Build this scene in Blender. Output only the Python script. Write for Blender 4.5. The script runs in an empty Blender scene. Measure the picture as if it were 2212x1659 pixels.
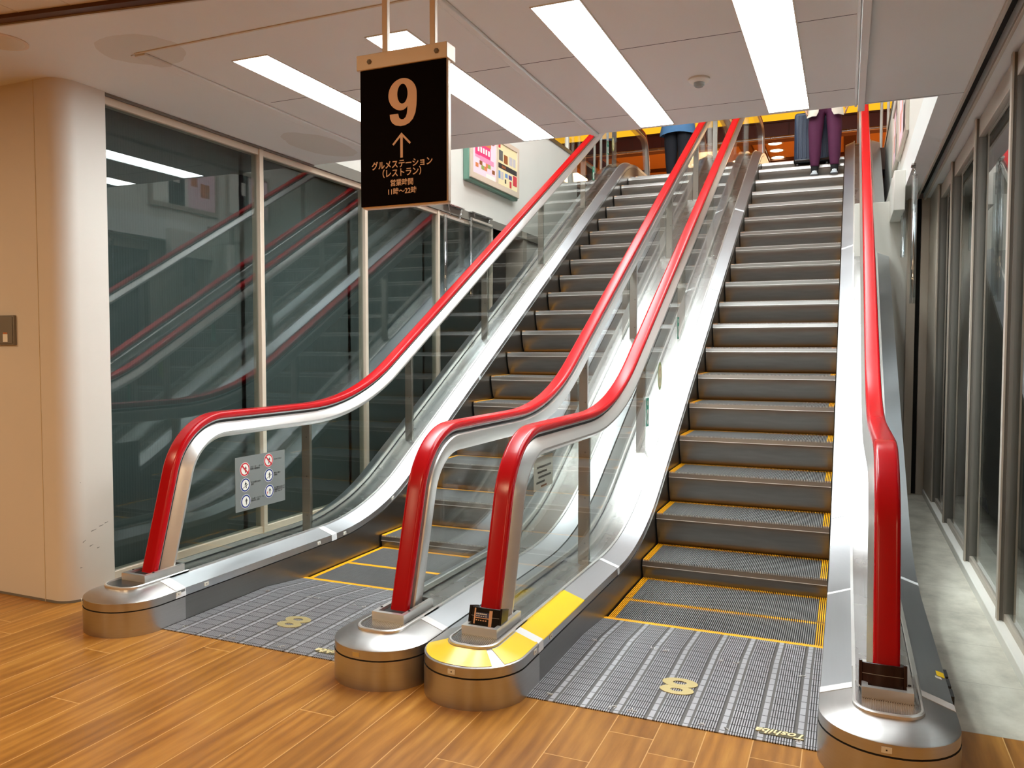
import bpy, bmesh, math, random
from mathutils import Vector, Matrix
from math import sin, cos, pi, radians, tan, sqrt, floor, ceil, hypot, atan2
random.seed(7)
SC = bpy.context.scene
COL = SC.collection

# ------------------------------------------------------------------ camera
CAMP = Vector((0.5567, -3.3787, 1.2693))
YAW, PITCH, ROLL, FPX = 0.4014, 0.0435, 0.0012, 1701.2
fw = Vector((-sin(YAW) * cos(PITCH), cos(YAW) * cos(PITCH), -sin(PITCH)))
rt = Vector((cos(YAW), sin(YAW), 0)); up = rt.cross(fw)
rt2 = rt * cos(ROLL) + up * sin(ROLL); up2 = up * cos(ROLL) - rt * sin(ROLL)
cd = bpy.data.cameras.new('camera'); cam = bpy.data.objects.new('camera', cd); COL.objects.link(cam)
M3 = Matrix((rt2, up2, -fw)).transposed().to_4x4(); M3.translation = CAMP
cam.matrix_world = M3
cd.sensor_width = 36; cd.sensor_fit = 'HORIZONTAL'; cd.lens = FPX / 2212 * 36
cd.clip_start = 0.05; cd.clip_end = 80
SC.camera = cam

# ------------------------------------------------------------------ view, world
SC.view_settings.view_transform = 'Standard'; SC.view_settings.look = 'None'
SC.view_settings.gamma = 1; SC.view_settings.use_curve_mapping = False
SC.view_settings.exposure = 0.0
W = bpy.data.worlds.new('world'); SC.world = W; W.use_nodes = True
W.node_tree.nodes['Background'].inputs[0].default_value = (1, .95, .9, 1)
W.node_tree.nodes['Background'].inputs[1].default_value = 0.02

# ------------------------------------------------------------------ area lights
def area(name, loc, sx, sy, power, col, rot=(0, 0, 0)):
    l = bpy.data.lights.new(name, 'AREA'); l.shape = 'RECTANGLE'; l.size = sx; l.size_y = sy
    l.energy = power; l.color = col
    o = bpy.data.objects.new(name, l); COL.objects.link(o); o.location = loc; o.rotation_euler = rot
    return o
WARM = (1, .73, .44)
P_CEIL = 30.0          # radiance of the four long ceiling lights
P_VOID = 62.0          # radiance of the strip lights over the void upstairs
for i, (x, y, w) in enumerate([(-4.6, -2.6, 36), (-1.9, -3.4, 33), (-4.2, -5.6, 44), (-0.6, -6.2, 44), (2.6, -4.6, 40), (4.4, -2.6, 40)]):
    area('lobby_light', (x, y, 2.575), .6, .6, w, WARM)
for i, (x, y, w) in enumerate([(-5, 14.6, 130), (1.5, 14.6, 150), (-3, 18, 160), (2.5, 19, 160), (-6.5, 5, 50), (4.5, 9, 60)]):
    area('hall_light', (x, y, 6.3), 1.6, 1.6, w, (1, .68, .36))

# ------------------------------------------------------------------ materials
def s2l(c):
    c = c / 255
    return c / 12.92 if c <= .04045 else ((c + .055) / 1.055) ** 2.4
def rgb(r, g, b): return (s2l(r), s2l(g), s2l(b), 1)
MAT = {}
class NT:
    def __init__(s, name):
        s.m = bpy.data.materials.new(name); s.m.use_nodes = True; MAT[name] = s.m
        s.n = s.m.node_tree.nodes; s.l = s.m.node_tree.links; s.b = s.n.get('Principled BSDF')
    def node(s, t, **k):
        n = s.n.new(t)
        for a, v in k.items(): setattr(n, a, v)
        return n
    def put(s, sock, v):
        if hasattr(v, 'links') or hasattr(v, 'is_output'): s.l.new(v, sock)
        else: sock.default_value = v
    def math(s, op, a, b=0.0, c=None):
        n = s.node('ShaderNodeMath', operation=op); s.put(n.inputs[0], a); s.put(n.inputs[1], b)
        if c is not None: s.put(n.inputs[2], c)
        return n.outputs[0]
    def mix(s, f, a, b, mode='MIX'):
        n = s.node('ShaderNodeMix', data_type='RGBA', blend_type=mode); s.put(n.inputs[0], f); s.put(n.inputs[6], a); s.put(n.inputs[7], b)
        return n.outputs[2]
    def coord(s, kind='Object'): return s.node('ShaderNodeTexCoord').outputs[kind]
    def xyz(s, v):
        n = s.node('ShaderNodeSeparateXYZ'); s.l.new(v, n.inputs[0]); return n.outputs
    def comb(s, x, y, z):
        n = s.node('ShaderNodeCombineXYZ')
        for i, v in enumerate((x, y, z)): s.put(n.inputs[i], v)
        return n.outputs[0]
    def noise(s, vec, scale, detail=3, rough=.5):
        n = s.node('ShaderNodeTexNoise'); s.l.new(vec, n.inputs['Vector']); n.inputs['Scale'].default_value = scale
        n.inputs['Detail'].default_value = detail; n.inputs['Roughness'].default_value = rough
        return n.outputs[0]
    def ramp(s, f, stops):
        n = s.node('ShaderNodeValToRGB'); s.put(n.inputs[0], f); e = n.color_ramp.elements
        while len(e) < len(stops): e.new(.5)
        for i, (p, c) in enumerate(stops): e[i].position = p; e[i].color = c
        return n.outputs[0]
    def bump(s, h, strength=.2, dist=.002):
        n = s.node('ShaderNodeBump'); n.inputs['Strength'].default_value = strength; n.inputs['Distance'].default_value = dist
        s.l.new(h, n.inputs['Height']); s.l.new(n.outputs[0], s.b.inputs['Normal'])
    def scaled(s, vec, x, y, z):
        n = s.node('ShaderNodeMapping'); s.l.new(vec, n.inputs[0]); n.inputs['Scale'].default_value = (x, y, z); return n.outputs[0]

def plain(name, col, rough=.5, metal=0, spec=.5, coat=0, emit=None, es=1, ior=1.5):
    t = NT(name); b = t.b
    b.inputs['Base Color'].default_value = col; b.inputs['Roughness'].default_value = rough
    b.inputs['Metallic'].default_value = metal; b.inputs['Specular IOR Level'].default_value = spec; b.inputs['Coat Weight'].default_value = coat
    b.inputs['IOR'].default_value = ior
    if emit: b.inputs['Emission Color'].default_value = emit; b.inputs['Emission Strength'].default_value = es
    return t.m
def painted(name, col, var=.06, rough=.55, scale=3.0):
    t = NT(name); c = t.coord()
    n = t.noise(c, scale, 4)
    dark = tuple(x * (1 - var * 2.2) for x in col[:3]) + (1,)
    t.l.new(t.mix(n, dark, col), t.b.inputs['Base Color']); t.b.inputs['Roughness'].default_value = rough
    return t.m
def brushed(name, col, rough=.28, var=.12, sx=4, sy=.8, sz=60, metal=1.0):
    t = NT(name); c = t.coord()
    n = t.noise(t.scaled(c, sx, sy, sz), 6, 3); n2 = t.noise(c, 5, 3)
    f = t.math('ADD', t.math('MULTIPLY', n, .5), t.math('MULTIPLY', n2, .5))
    dk = tuple(x * (1 - var * 2) for x in col[:3]) + (1,)
    t.l.new(t.mix(f, dk, col), t.b.inputs['Base Color']); t.b.inputs['Metallic'].default_value = metal
    t.l.new(t.math('MULTIPLY_ADD', n2, .07, rough - .035), t.b.inputs['Roughness'])
    return t.m
def glass(name, tint, ior=1.45, gain=1.0):
    t = NT(name); t.n.remove(t.b)
    tr = t.node('ShaderNodeBsdfTransparent'); tr.inputs[0].default_value = tint
    gl = t.node('ShaderNodeBsdfGlossy'); gl.inputs['Roughness'].default_value = 0.0; gl.inputs[0].default_value = (1, 1, 1, 1)
    lw = t.node('ShaderNodeLayerWeight'); f0 = ((ior - 1) / (ior + 1)) ** 2 * gain
    mx = t.node('ShaderNodeMixShader'); t.l.new(t.math('MULTIPLY_ADD', t.math('POWER', lw.outputs['Facing'], 5.0), 1 - f0, f0), mx.inputs[0])
    t.l.new(tr.outputs[0], mx.inputs[1]); t.l.new(gl.outputs[0], mx.inputs[2])
    t.l.new(mx.outputs[0], t.n['Material Output'].inputs[0])
    return t.m
def emis(name, col, s):
    t = NT(name); t.n.remove(t.b); e = t.node('ShaderNodeEmission'); e.inputs[0].default_value = col; e.inputs[1].default_value = s
    t.l.new(e.outputs[0], t.n['Material Output'].inputs[0]); return t.m

def wood():
    t = NT('oak_floor'); x, y, z = t.xyz(t.coord())
    PW, PL = .15, 1.5
    u = t.math('DIVIDE', x, PW); xi = t.math('FLOOR', u); fx = t.math('SUBTRACT', u, xi)
    wn = t.node('ShaderNodeTexWhiteNoise', noise_dimensions='1D'); t.l.new(xi, wn.inputs['W'])
    v = t.math('MULTIPLY_ADD', wn.outputs[0], 9.7, t.math('DIVIDE', y, PL)); yi = t.math('FLOOR', v); fy = t.math('SUBTRACT', v, yi)
    w2 = t.node('ShaderNodeTexWhiteNoise', noise_dimensions='2D'); t.l.new(t.comb(xi, yi, 0.0), w2.inputs['Vector'])
    idn = w2.outputs[0]
    off = t.math('MULTIPLY', idn, 50.0)
    g1 = t.noise(t.comb(t.math('MULTIPLY', x, 46.0), t.math('MULTIPLY_ADD', y, 4.5, off), off), 1.0, 6, .62)
    g2 = t.noise(t.comb(t.math('MULTIPLY', x, 11.0), t.math('MULTIPLY_ADD', y, 2.4, off), off), 1.0, 3, .5)
    wv = t.node('ShaderNodeTexWave', wave_type='BANDS', bands_direction='X'); wv.inputs['Scale'].default_value = 1.2
    wv.inputs['Distortion'].default_value = 9.0; wv.inputs['Detail'].default_value = 2.0; wv.inputs['Detail Scale'].default_value = 1.2
    t.l.new(t.comb(t.math('MULTIPLY', x, 5.0), t.math('MULTIPLY_ADD', y, .55, off), off), wv.inputs['Vector'])
    f = t.math('ADD', t.math('MULTIPLY', g1, .36), t.math('ADD', t.math('MULTIPLY', g2, .52), t.math('MULTIPLY', wv.outputs[1], .12)))
    c = t.ramp(f, [(.28, rgb(127, 80, 28)), (.45, rgb(156, 104, 39)), (.58, rgb(175, 121, 50)), (.74, rgb(195, 144, 68))])
    c = t.mix(1.0, c, t.mix(idn, (.86, .84, .80, 1), (1.06, 1.05, 1.03, 1)), 'MULTIPLY')
    sx = t.math('LESS_THAN', t.math('MINIMUM', fx, t.math('SUBTRACT', 1.0, fx)), .011)
    sy = t.math('LESS_THAN', t.math('MINIMUM', fy, t.math('SUBTRACT', 1.0, fy)), .0011)
    seam = t.math('MAXIMUM', sx, sy)
    c = t.mix(t.math('MULTIPLY', seam, .75), c, rgb(222, 178, 116))
    t.l.new(c, t.b.inputs['Base Color'])
    t.l.new(t.math('MULTIPLY_ADD', g2, .10, .26), t.b.inputs['Roughness'])
    t.b.inputs['Specular IOR Level'].default_value = .4
    t.bump(t.math('SUBTRACT', g1, t.math('MULTIPLY', seam, 1.5)), .12, .001)
    return t.m
def plate_mat():
    # ribbed landing plate: blocks of ten fine ribs, dark strips and a row of bright tiles
    t = NT('landing_plate'); x, y, z = t.xyz(t.coord())
    P = .1205
    u = t.math('DIVIDE', t.math('ADD', x, 5.0), P); fx = t.math('FRACT', u)
    dark1 = t.math('MULTIPLY', t.math('GREATER_THAN', fx, .00), t.math('LESS_THAN', fx, .085))
    tile = t.math('MULTIPLY', t.math('GREATER_THAN', fx, .085), t.math('LESS_THAN', fx, .235))
    dark2 = t.math('MULTIPLY', t.math('GREATER_THAN', fx, .235), t.math('LESS_THAN', fx, .315))
    rib = t.math('FRACT', t.math('MULTIPLY', t.math('SUBTRACT', fx, .315), 14.6))
    ribd = t.math('MULTIPLY', t.math('GREATER_THAN', fx, .315), t.math('GREATER_THAN', rib, .54))
    cy = t.math('LESS_THAN', t.math('FRACT', t.math('DIVIDE', y, .055)), .07)
    notstrip = t.math('SUBTRACT', 1.0, t.math('MAXIMUM', dark1, dark2))
    cy = t.math('MULTIPLY', cy, notstrip)
    strip = t.math('MAXIMUM', dark1, dark2)
    groove = t.math('MAXIMUM', ribd, cy)
    n = t.noise(t.coord(), 9, 4)
    c = t.mix(n, rgb(170, 170, 174), rgb(204, 204, 208))
    c = t.mix(strip, c, rgb(112, 110, 108))
    c = t.mix(groove, c, rgb(26, 24, 24))
    t.l.new(c, t.b.inputs['Base Color'])
    t.l.new(t.math('MULTIPLY', t.math('SUBTRACT', 1.0, groove), .6), t.b.inputs['Metallic'])
    t.l.new(t.math('MULTIPLY_ADD', n, .2, .30), t.b.inputs['Roughness'])
    t.bump(t.math('SUBTRACT', 1.0, t.math('MAXIMUM', groove, strip)), .5, .002)
    return t.m
def riser_mat():
    t = NT('riser_metal'); c = t.coord(); x, y, z = t.xyz(c)
    n = t.noise(t.scaled(c, 1.5, 3, 14), 2.2, 3)
    rb = t.math('FRACT', t.math('DIVIDE', t.math('ADD', x, 4.0), .0091))
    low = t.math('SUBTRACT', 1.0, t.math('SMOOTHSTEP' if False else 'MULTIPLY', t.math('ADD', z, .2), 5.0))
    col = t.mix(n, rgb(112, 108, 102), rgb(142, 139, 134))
    foot_tint = t.math('MULTIPLY', t.math('POWER', t.math('MAXIMUM', low, 0.0), 6.0), .8)  # brown tint, stronger towards the foot of the riser
    col = t.mix(foot_tint, col, rgb(104, 74, 30))
    t.l.new(col, t.b.inputs['Base Color']); t.b.inputs['Metallic'].default_value = .85
    t.l.new(t.math('MULTIPLY_ADD', n, .12, .24), t.b.inputs['Roughness'])
    t.bump(t.math('LESS_THAN', rb, .5), .12, .001)
    return t.m
def concrete():
    t = NT('stone_floor'); c = t.coord(); x, y, z = t.xyz(c)
    n = t.noise(t.scaled(c, 1, .8, 1), 5, 6, .65)
    col = t.ramp(n, [(.3, rgb(150, 146, 134)), (.55, rgb(188, 184, 170)), (.75, rgb(206, 202, 190))])
    sm = t.math('LESS_THAN', t.math('FRACT', t.math('DIVIDE', t.math('ADD', y, .42), .45)), .006)
    t.l.new(t.mix(t.math('MULTIPLY', sm, .6), col, rgb(110, 106, 98)), t.b.inputs['Base Color']); t.b.inputs['Roughness'].default_value = .45
    return t.m
def blind_mat():
    t = NT('pleated_blind'); x, y, z = t.xyz(t.coord())
    w = t.math('FRACT', t.math('DIVIDE', y, .018))
    n = t.noise(t.scaled(t.coord(), 1, 40, 1), 3, 3)
    c = t.mix(t.math('MULTIPLY_ADD', w, .5, t.math('MULTIPLY', n, .5)), rgb(84, 92, 92), rgb(108, 116, 115))
    t.l.new(c, t.b.inputs['Base Color']); t.b.inputs['Roughness'].default_value = .8
    return t.m
def wall_mat(name, col, var=.05):
    t = NT(name); c = t.coord(); n = t.noise(c, 2.2, 4); n2 = t.noise(t.scaled(c, 1, 1, .5), 14, 5, .7)
    dk = tuple(v * .86 for v in col[:3]) + (1,)
    cc = t.mix(t.math('MULTIPLY', n, .7), col, dk)
    t.l.new(cc, t.b.inputs['Base Color']); t.b.inputs['Roughness'].default_value = .5
    t.bump(n2, .05, .002)
    return t.m
def ceil_mat():
    t = NT('ceiling_paint'); c = t.coord(); x, y, z = t.xyz(c)
    n = t.noise(c, 1.3, 3)
    col = t.mix(n, rgb(220, 223, 221), rgb(230, 233, 231))
    # two old water stains with a shape of their own
    for (sx, sy, rx, ry) in ((-2.34, -.76, .20, .17), (-2.60, .88, .17, .32)):
        d = t.math('ADD', t.math('POWER', t.math('DIVIDE', t.math('SUBTRACT', x, sx), rx), 2.0), t.math('POWER', t.math('DIVIDE', t.math('SUBTRACT', y, sy), ry), 2.0))
        d = t.math('ADD', d, t.math('MULTIPLY', t.math('SUBTRACT', t.noise(c, 6, 2), .5), .8))
        col = t.mix(t.math('MULTIPLY', t.math('LESS_THAN', d, 1.0), .3), col, rgb(176, 160, 130))
    t.l.new(col, t.b.inputs['Base Color']); t.b.inputs['Roughness'].default_value = .6
    return t.m

painted('dark_blind', rgb(44, 49, 52), .1, .8, 3); wood(); plate_mat(); riser_mat(); concrete(); blind_mat(); ceil_mat()
wall_mat('white_wall', rgb(222, 220, 212)); wall_mat('beige_wall', rgb(216, 202, 176)); wall_mat('hall_wall', rgb(176, 112, 52))
wall_mat('lobby_ceiling', rgb(226, 214, 190)); wall_mat('pillar_paint', rgb(224, 217, 207))
brushed('steel', (.62, .61, .60, 1), .27)
brushed('steel_deck', (.66, .685, .71, 1), .34, .06, 3, .6, 40, .97)
brushed('steel_dark', (.31, .30, .285, 1), .30, .14)
brushed('steel_frame', (.84, .83, .80, 1), .30, .05, metal=.85)
brushed('steel_post', (.50, .47, .43, 1), .34)
brushed('steel_nose', (.58, .56, .54, 1), .36, .12, 1.5, 1.5, 30)
brushed('aluminium', (.66, .63, .58, 1), .38, .06)
brushed('cladding', (.30, .29, .28, 1), .34, .1)
plain('black_rubber', (.012, .011, .010, 1), .55)
plain('dark_gap', (.010, .009, .008, 1), .8)
t_ = NT('red_rubber'); t_.b.inputs['Base Color'].default_value = (.46, .002, .006, 1); t_.b.inputs['Roughness'].default_value = .22; t_.b.inputs['Coat Weight'].default_value = .0; t_.b.inputs['Specular IOR Level'].default_value = .4; t_.b.inputs['Coat Roughness'].default_value = .05
brushed('tread_metal', (.36, .355, .35, 1), .40, .2, 8, 2, 8, .6)
plain('tread_groove', (.018, .017, .016, 1), .6)
painted('yellow_paint', rgb(246, 170, 10), .05, .4, 20)
painted('yellow_tape', rgb(252, 206, 8), .03, .35, 8)
painted('highlit_yellow_tape', rgb(250, 212, 60), .05, .25, 6)  # tape yellow raised so the colour carries its highlight
plain('white_tape', rgb(232, 234, 236), .35)
plain('nosing_band', (.27, .26, .245, 1), .3, .9); plain('nosing_strip', (.80, .79, .76, 1), .36, .7)
glass('clear_glass', (.95, .975, .96, 1), 1.45)
glass('acrylic', (.90, .925, .93, 1), 1.5); glass('acrylic_edge', (.80, .83, .84, 1), 2.0, 1.6)
glass('smoked_glass', (.74, .78, .77, 1), 1.52, 1.2)
plain('sash_aluminium', rgb(196, 186, 172), .4, .3)
plain('cream_metal', rgb(222, 206, 186), .4, .2)
plain('sign_black', (.004, .002, .002, 1), .5, 0, .02)
plain('sign_letters', rgb(240, 204, 178), .5)
plain('brass', (.66, .54, .26, 1), .42, .7); plain('olive_plate', rgb(88, 82, 58), .55, .2)
plain('white_plastic', rgb(226, 222, 212), .45)
plain('grey_plastic', rgb(120, 116, 108), .5)
plain('label_white', rgb(222, 218, 206), .4)
plain('ink', (.02, .02, .022, 1), .6)
plain('paper', rgb(236, 234, 226), .7)
plain('black_plastic', (.008, .007, .007, 1), .2)
plain('brown_plastic', (.022, .006, .005, 1), .22)
plain('tan_strip', rgb(222, 170, 128), .5)
plain('card_blue', rgb(52, 60, 96), .4)
plain('notice_grey', rgb(124, 128, 126), .5)
plain('sign_red', rgb(206, 40, 52), .5); plain('sign_blue', rgb(24, 52, 128), .5); plain('sign_green', rgb(20, 146, 116), .45)
plain('board_green', rgb(112, 152, 136), .4, .2)
plain('skin', rgb(206, 158, 128), .5); plain('hair_dark', rgb(30, 24, 22), .5); plain('hair_grey', rgb(120, 116, 112), .5)
painted('blue_cloth', rgb(96, 146, 196), .1, .8, 14); painted('navy_trousers', rgb(30, 33, 42), .12, .85, 12)
painted('plum_trousers', rgb(84, 22, 62), .12, .8, 12); painted('cream_jacket', rgb(226, 216, 200), .06, .85, 10)
plain('grey_shoe', rgb(176, 182, 186), .6); plain('shoe_sole', rgb(60, 60, 62), .7); plain('black_sock', rgb(20, 18, 20), .9)
painted('suitcase_blue', rgb(42, 56, 78), .05, .4, 6)
plain('wood_brown', rgb(104, 50, 34), .4); plain('dark_beam', rgb(84, 48, 26), .5); plain('hall_floor', rgb(170, 120, 74), .3)
plain('hall_ceiling', rgb(226, 172, 98), .6)
emis('light_panel', (.90, .98, 1, 1), P_CEIL); emis('void_light', (.93, .99, 1, 1), P_VOID); emis('void_light_soft', (.93, .99, 1, 1), 11.0); emis('downlight', (1, .85, .55, 1), 14)
emis('lit_fascia', rgb(255, 186, 40), 1.15)
for nm, c in dict(pk1=(240, 150, 184), pk2=(226, 60, 120), pk3=(250, 214, 226), or1=(214, 130, 82), gn1=(150, 172, 96), cr1=(238, 226, 178), bk1=(54, 52, 54), bk2=(96, 100, 98), bl1=(110, 150, 200), rd1=(206, 60, 70), gy1=(196, 192, 196), vi1=(96, 80, 140), br1=(150, 88, 48)).items(): plain('print_' + nm, rgb(*c), .45)

# ------------------------------------------------------------------ mesh helpers
ORG = {}
class MB:
    def __init__(s): s.v = []; s.f = []; s.mi = []
    def add(s, vs, fs, mi=0):
        o = len(s.v); s.v += [Vector(p) for p in vs]; s.f += [[i + o for i in f] for f in fs]; s.mi += [mi] * len(fs); return s
    def box(s, x0, x1, y0, y1, z0, z1, mi=0):
        return s.add([(x, y, z) for z in (z0, z1) for y in (y0, y1) for x in (x0, x1)],
                     [(0, 2, 3, 1), (4, 5, 7, 6), (0, 1, 5, 4), (2, 6, 7, 3), (0, 4, 6, 2), (1, 3, 7, 5)], mi)
    def obox(s, c, ax, ay, az, mi=0):
        c = Vector(c); ax = Vector(ax); ay = Vector(ay); az = Vector(az)
        return s.add([c + ax * i + ay * j + az * k for k in (-1, 1) for j in (-1, 1) for i in (-1, 1)],
                     [(0, 2, 3, 1), (4, 5, 7, 6), (0, 1, 5, 4), (2, 6, 7, 3), (0, 4, 6, 2), (1, 3, 7, 5)], mi)
    def quad(s, a, b, c, d, mi=0): return s.add([a, b, c, d], [(0, 1, 2, 3)], mi)
    def prism(s, poly, vec, mi=0):
        n = len(poly); vec = Vector(vec)
        vs = [Vector(p) for p in poly] + [Vector(p) + vec for p in poly]
        fs = [tuple(range(n))[::-1], tuple(range(n, 2 * n))] + [(i, (i + 1) % n, n + (i + 1) % n, n + i) for i in range(n)]
        return s.add(vs, fs, mi)
    def tube(s, pts, r, n=12, mi=0, caps=True):
        pts = [Vector(p) for p in pts]; rs = r if isinstance(r, (list, tuple)) else [r] * len(pts)
        vs = []; prev = None
        for i, p in enumerate(pts):
            t = (pts[min(i + 1, len(pts) - 1)] - pts[max(i - 1, 0)]).normalized()
            if prev is None:
                a = Vector((0, 0, 1)) if abs(t.z) < .9 else Vector((1, 0, 0)); u = t.cross(a).normalized()
            else: u = (prev - t * prev.dot(t)).normalized()
            prev = u; w = t.cross(u)
            vs += [p + (u * cos(2 * pi * k / n) + w * sin(2 * pi * k / n)) * rs[i] for k in range(n)]
        fs = [(i * n + k, i * n + (k + 1) % n, (i + 1) * n + (k + 1) % n, (i + 1) * n + k) for i in range(len(pts) - 1) for k in range(n)]
        if caps: fs += [tuple(range(n))[::-1], tuple(range((len(pts) - 1) * n, len(pts) * n))]
        return s.add(vs, fs, mi)
    def cyl(s, p0, p1, r, n=16, mi=0): return s.tube([p0, p1], r, n, mi)
    def lathe(s, c, prof, n=24, mi=0, axis='z'):
        vs = []; c = Vector(c)
        for (r, h) in prof:
            for k in range(n):
                a = 2 * pi * k / n; p = (r * cos(a), r * sin(a), h)
                if axis == 'x': p = (h, r * cos(a), r * sin(a))
                if axis == 'y': p = (r * cos(a), h, r * sin(a))
                vs.append(c + Vector(p))
        m = len(prof)
        fs = [(i * n + k, i * n + (k + 1) % n, (i + 1) * n + (k + 1) % n, (i + 1) * n + k) for i in range(m - 1) for k in range(n)]
        fs += [tuple(range(n))[::-1], tuple(range((m - 1) * n, m * n))]
        return s.add(vs, fs, mi)
    def sphere(s, c, rx, ry, rz, nu=20, nv=12, mi=0):
        vs = []; c = Vector(c)
        for j in range(nv + 1):
            th = pi * j / nv
            for k in range(nu): vs.append(c + Vector((rx * sin(th) * cos(2 * pi * k / nu), ry * sin(th) * sin(2 * pi * k / nu), rz * cos(th))))
        fs = [(j * nu + k, j * nu + (k + 1) % nu, (j + 1) * nu + (k + 1) % nu, (j + 1) * nu + k) for j in range(nv) for k in range(nu)]
        return s.add(vs, fs, mi)
    def loft(s, rings, mi=0, closed=True, caps=True):
        n = len(rings[0]); vs = [p for r in rings for p in r]
        m = n if closed else n - 1
        fs = [(i * n + k, i * n + (k + 1) % n, (i + 1) * n + (k + 1) % n, (i + 1) * n + k) for i in range(len(rings) - 1) for k in range(m)]
        if caps: fs += [tuple(range(n))[::-1], tuple(range((len(rings) - 1) * n, len(rings) * n))]
        return s.add(vs, fs, mi)
    def sweep(s, path, prof, cx, side=1, mi=0, closed=True, caps=True):
        # path: points (y, z); prof: (u, n) with u sideways and n along the path's upper normal
        rings = []
        for i, (y, z) in enumerate(path):
            a = path[max(i - 1, 0)]; b = path[min(i + 1, len(path) - 1)]
            d = hypot(b[0] - a[0], b[1] - a[1]); ty, tz = (b[0] - a[0]) / d, (b[1] - a[1]) / d
            rings.append([(cx + side * u, y - tz * n, z + ty * n) for (u, n) in prof])
        return s.loft(rings, mi, closed, caps)
    def build(s, name, mat, parent=None, bevel=0, smooth=34, clean=True):
        org = ORG.get(parent.name, Vector()) if parent else Vector()
        me = bpy.data.meshes.new(name)
        me.from_pydata([tuple(p - org) for p in s.v], [], s.f)
        mats = mat if isinstance(mat, (list, tuple)) else [mat]
        for m in mats: me.materials.append(MAT[m])
        for p, m in zip(me.polygons, s.mi): p.material_index = m
        if clean:
            bm = bmesh.new(); bm.from_mesh(me)
            bmesh.ops.remove_doubles(bm, verts=bm.verts, dist=1e-5)
            bmesh.ops.recalc_face_normals(bm, faces=bm.faces); bm.to_mesh(me); bm.free()
        me.shade_smooth(); me.set_sharp_from_angle(angle=radians(smooth))
        o = bpy.data.objects.new(name, me); COL.objects.link(o)
        if parent: o.parent = parent; ORG[o.name] = org
        else: ORG[o.name] = Vector()
        if bevel:
            b = o.modifiers.new('bevel', 'BEVEL'); b.width = bevel; b.segments = 2; b.limit_method = 'ANGLE'
        return o
def thing(name, label, cat, loc=(0, 0, 0), group=None):
    o = bpy.data.objects.new(name, None); COL.objects.link(o); o.location = loc; ORG[o.name] = Vector(loc)
    o.empty_display_size = .05
    return tag(o, label, cat, group)
def tag(o, label, cat=None, group=None):
    o['label'] = label
    if cat: o['category'] = cat
    if group: o['group'] = group
    return o
def lab(o, label): o['label'] = label; return o
def struct(o): o['kind'] = 'structure'; return o
def polyfillet(P, R, step=radians(3)):
    out = [P[0]]
    for i in range(1, len(P) - 1):
        p, a, b = Vector(P[i]), Vector(P[i - 1]), Vector(P[i + 1])
        d1 = (p - a).normalized(); d2 = (b - p).normalized(); cr = d1.x * d2.y - d1.y * d2.x
        ang = math.acos(max(-1, min(1, d1.dot(d2)))); r = R[i - 1]; T = r * tan(ang / 2)
        s0 = p - d1 * T; nrm = Vector((-d1.y, d1.x)) * (1 if cr > 0 else -1); c = s0 + nrm * r
        n = max(2, int(ceil(ang / step)))
        for k in range(n + 1):
            th = ang * k / n * (1 if cr > 0 else -1); v = s0 - c
            out.append((c.x + v.x * cos(th) - v.y * sin(th), c.y + v.x * sin(th) + v.y * cos(th)))
    out.append(P[-1]); return [(float(a), float(b)) for a, b in out]
def densify(path, d=.12):
    out = [path[0]]
    for a, b in zip(path, path[1:]):
        n = max(1, int(hypot(b[0] - a[0], b[1] - a[1]) / d))
        out += [(a[0] + (b[0] - a[0]) * k / n, a[1] + (b[1] - a[1]) * k / n) for k in range(1, n + 1)]
    return out
def offset(path, n):
    out = []
    for i, (y, z) in enumerate(path):
        a = path[max(i - 1, 0)]; b = path[min(i + 1, len(path) - 1)]
        d = hypot(b[0] - a[0], b[1] - a[1]); out.append((y - (b[1] - a[1]) / d * n, z + (b[0] - a[0]) / d * n))
    return out
def zat(path, y):
    if y <= path[0][0]: return path[0][1]
    for a, b in zip(path, path[1:]):
        if a[0] <= y <= b[0] and b[0] > a[0]: return a[1] + (b[1] - a[1]) * (y - a[0]) / (b[0] - a[0])
    return path[-1][1]
def cut(path, y0, y1):
    return [(y0, zat(path, y0))] + [p for p in path if y0 + 1e-4 < p[0] < y1 - 1e-4] + [(y1, zat(path, y1))]
def text(body, size, mat, parent, mtx, name='lettering', extrude=.0006, off=0.0, shear=0, align='CENTER', sx=1.0, line=1.0):
    c = bpy.data.curves.new('t', 'FONT'); c.body = body; c.size = size; c.align_x = align; c.align_y = 'CENTER'
    c.extrude = extrude; c.offset = off; c.shear = shear; c.space_line = line; c.resolution_u = 4
    o = bpy.data.objects.new('t', c); COL.objects.link(o)
    bpy.context.view_layer.update()
    dg = bpy.context.evaluated_depsgraph_get(); me = bpy.data.meshes.new_from_object(o.evaluated_get(dg))
    bpy.data.objects.remove(o); bpy.data.curves.remove(c)
    org = ORG.get(parent.name, Vector()) if parent else Vector()
    m = Matrix.Translation(-org) @ mtx @ Matrix.Diagonal((sx, 1, 1, 1))
    me.transform(m); me.materials.clear(); me.materials.append(MAT[mat])
    r = bpy.data.objects.new(name, me); COL.objects.link(r)
    if parent: r.parent = parent
    ORG[r.name] = org
    return r
def frame_mtx(loc, xdir, ydir):
    x = Vector(xdir).normalized(); y = Vector(ydir).normalized(); z = x.cross(y)
    m = Matrix((x, y, z)).transposed().to_4x4(); m.translation = Vector(loc); return m

# ================================================================== SETTING
H = 2.588; T30 = tan(pi / 6)
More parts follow.
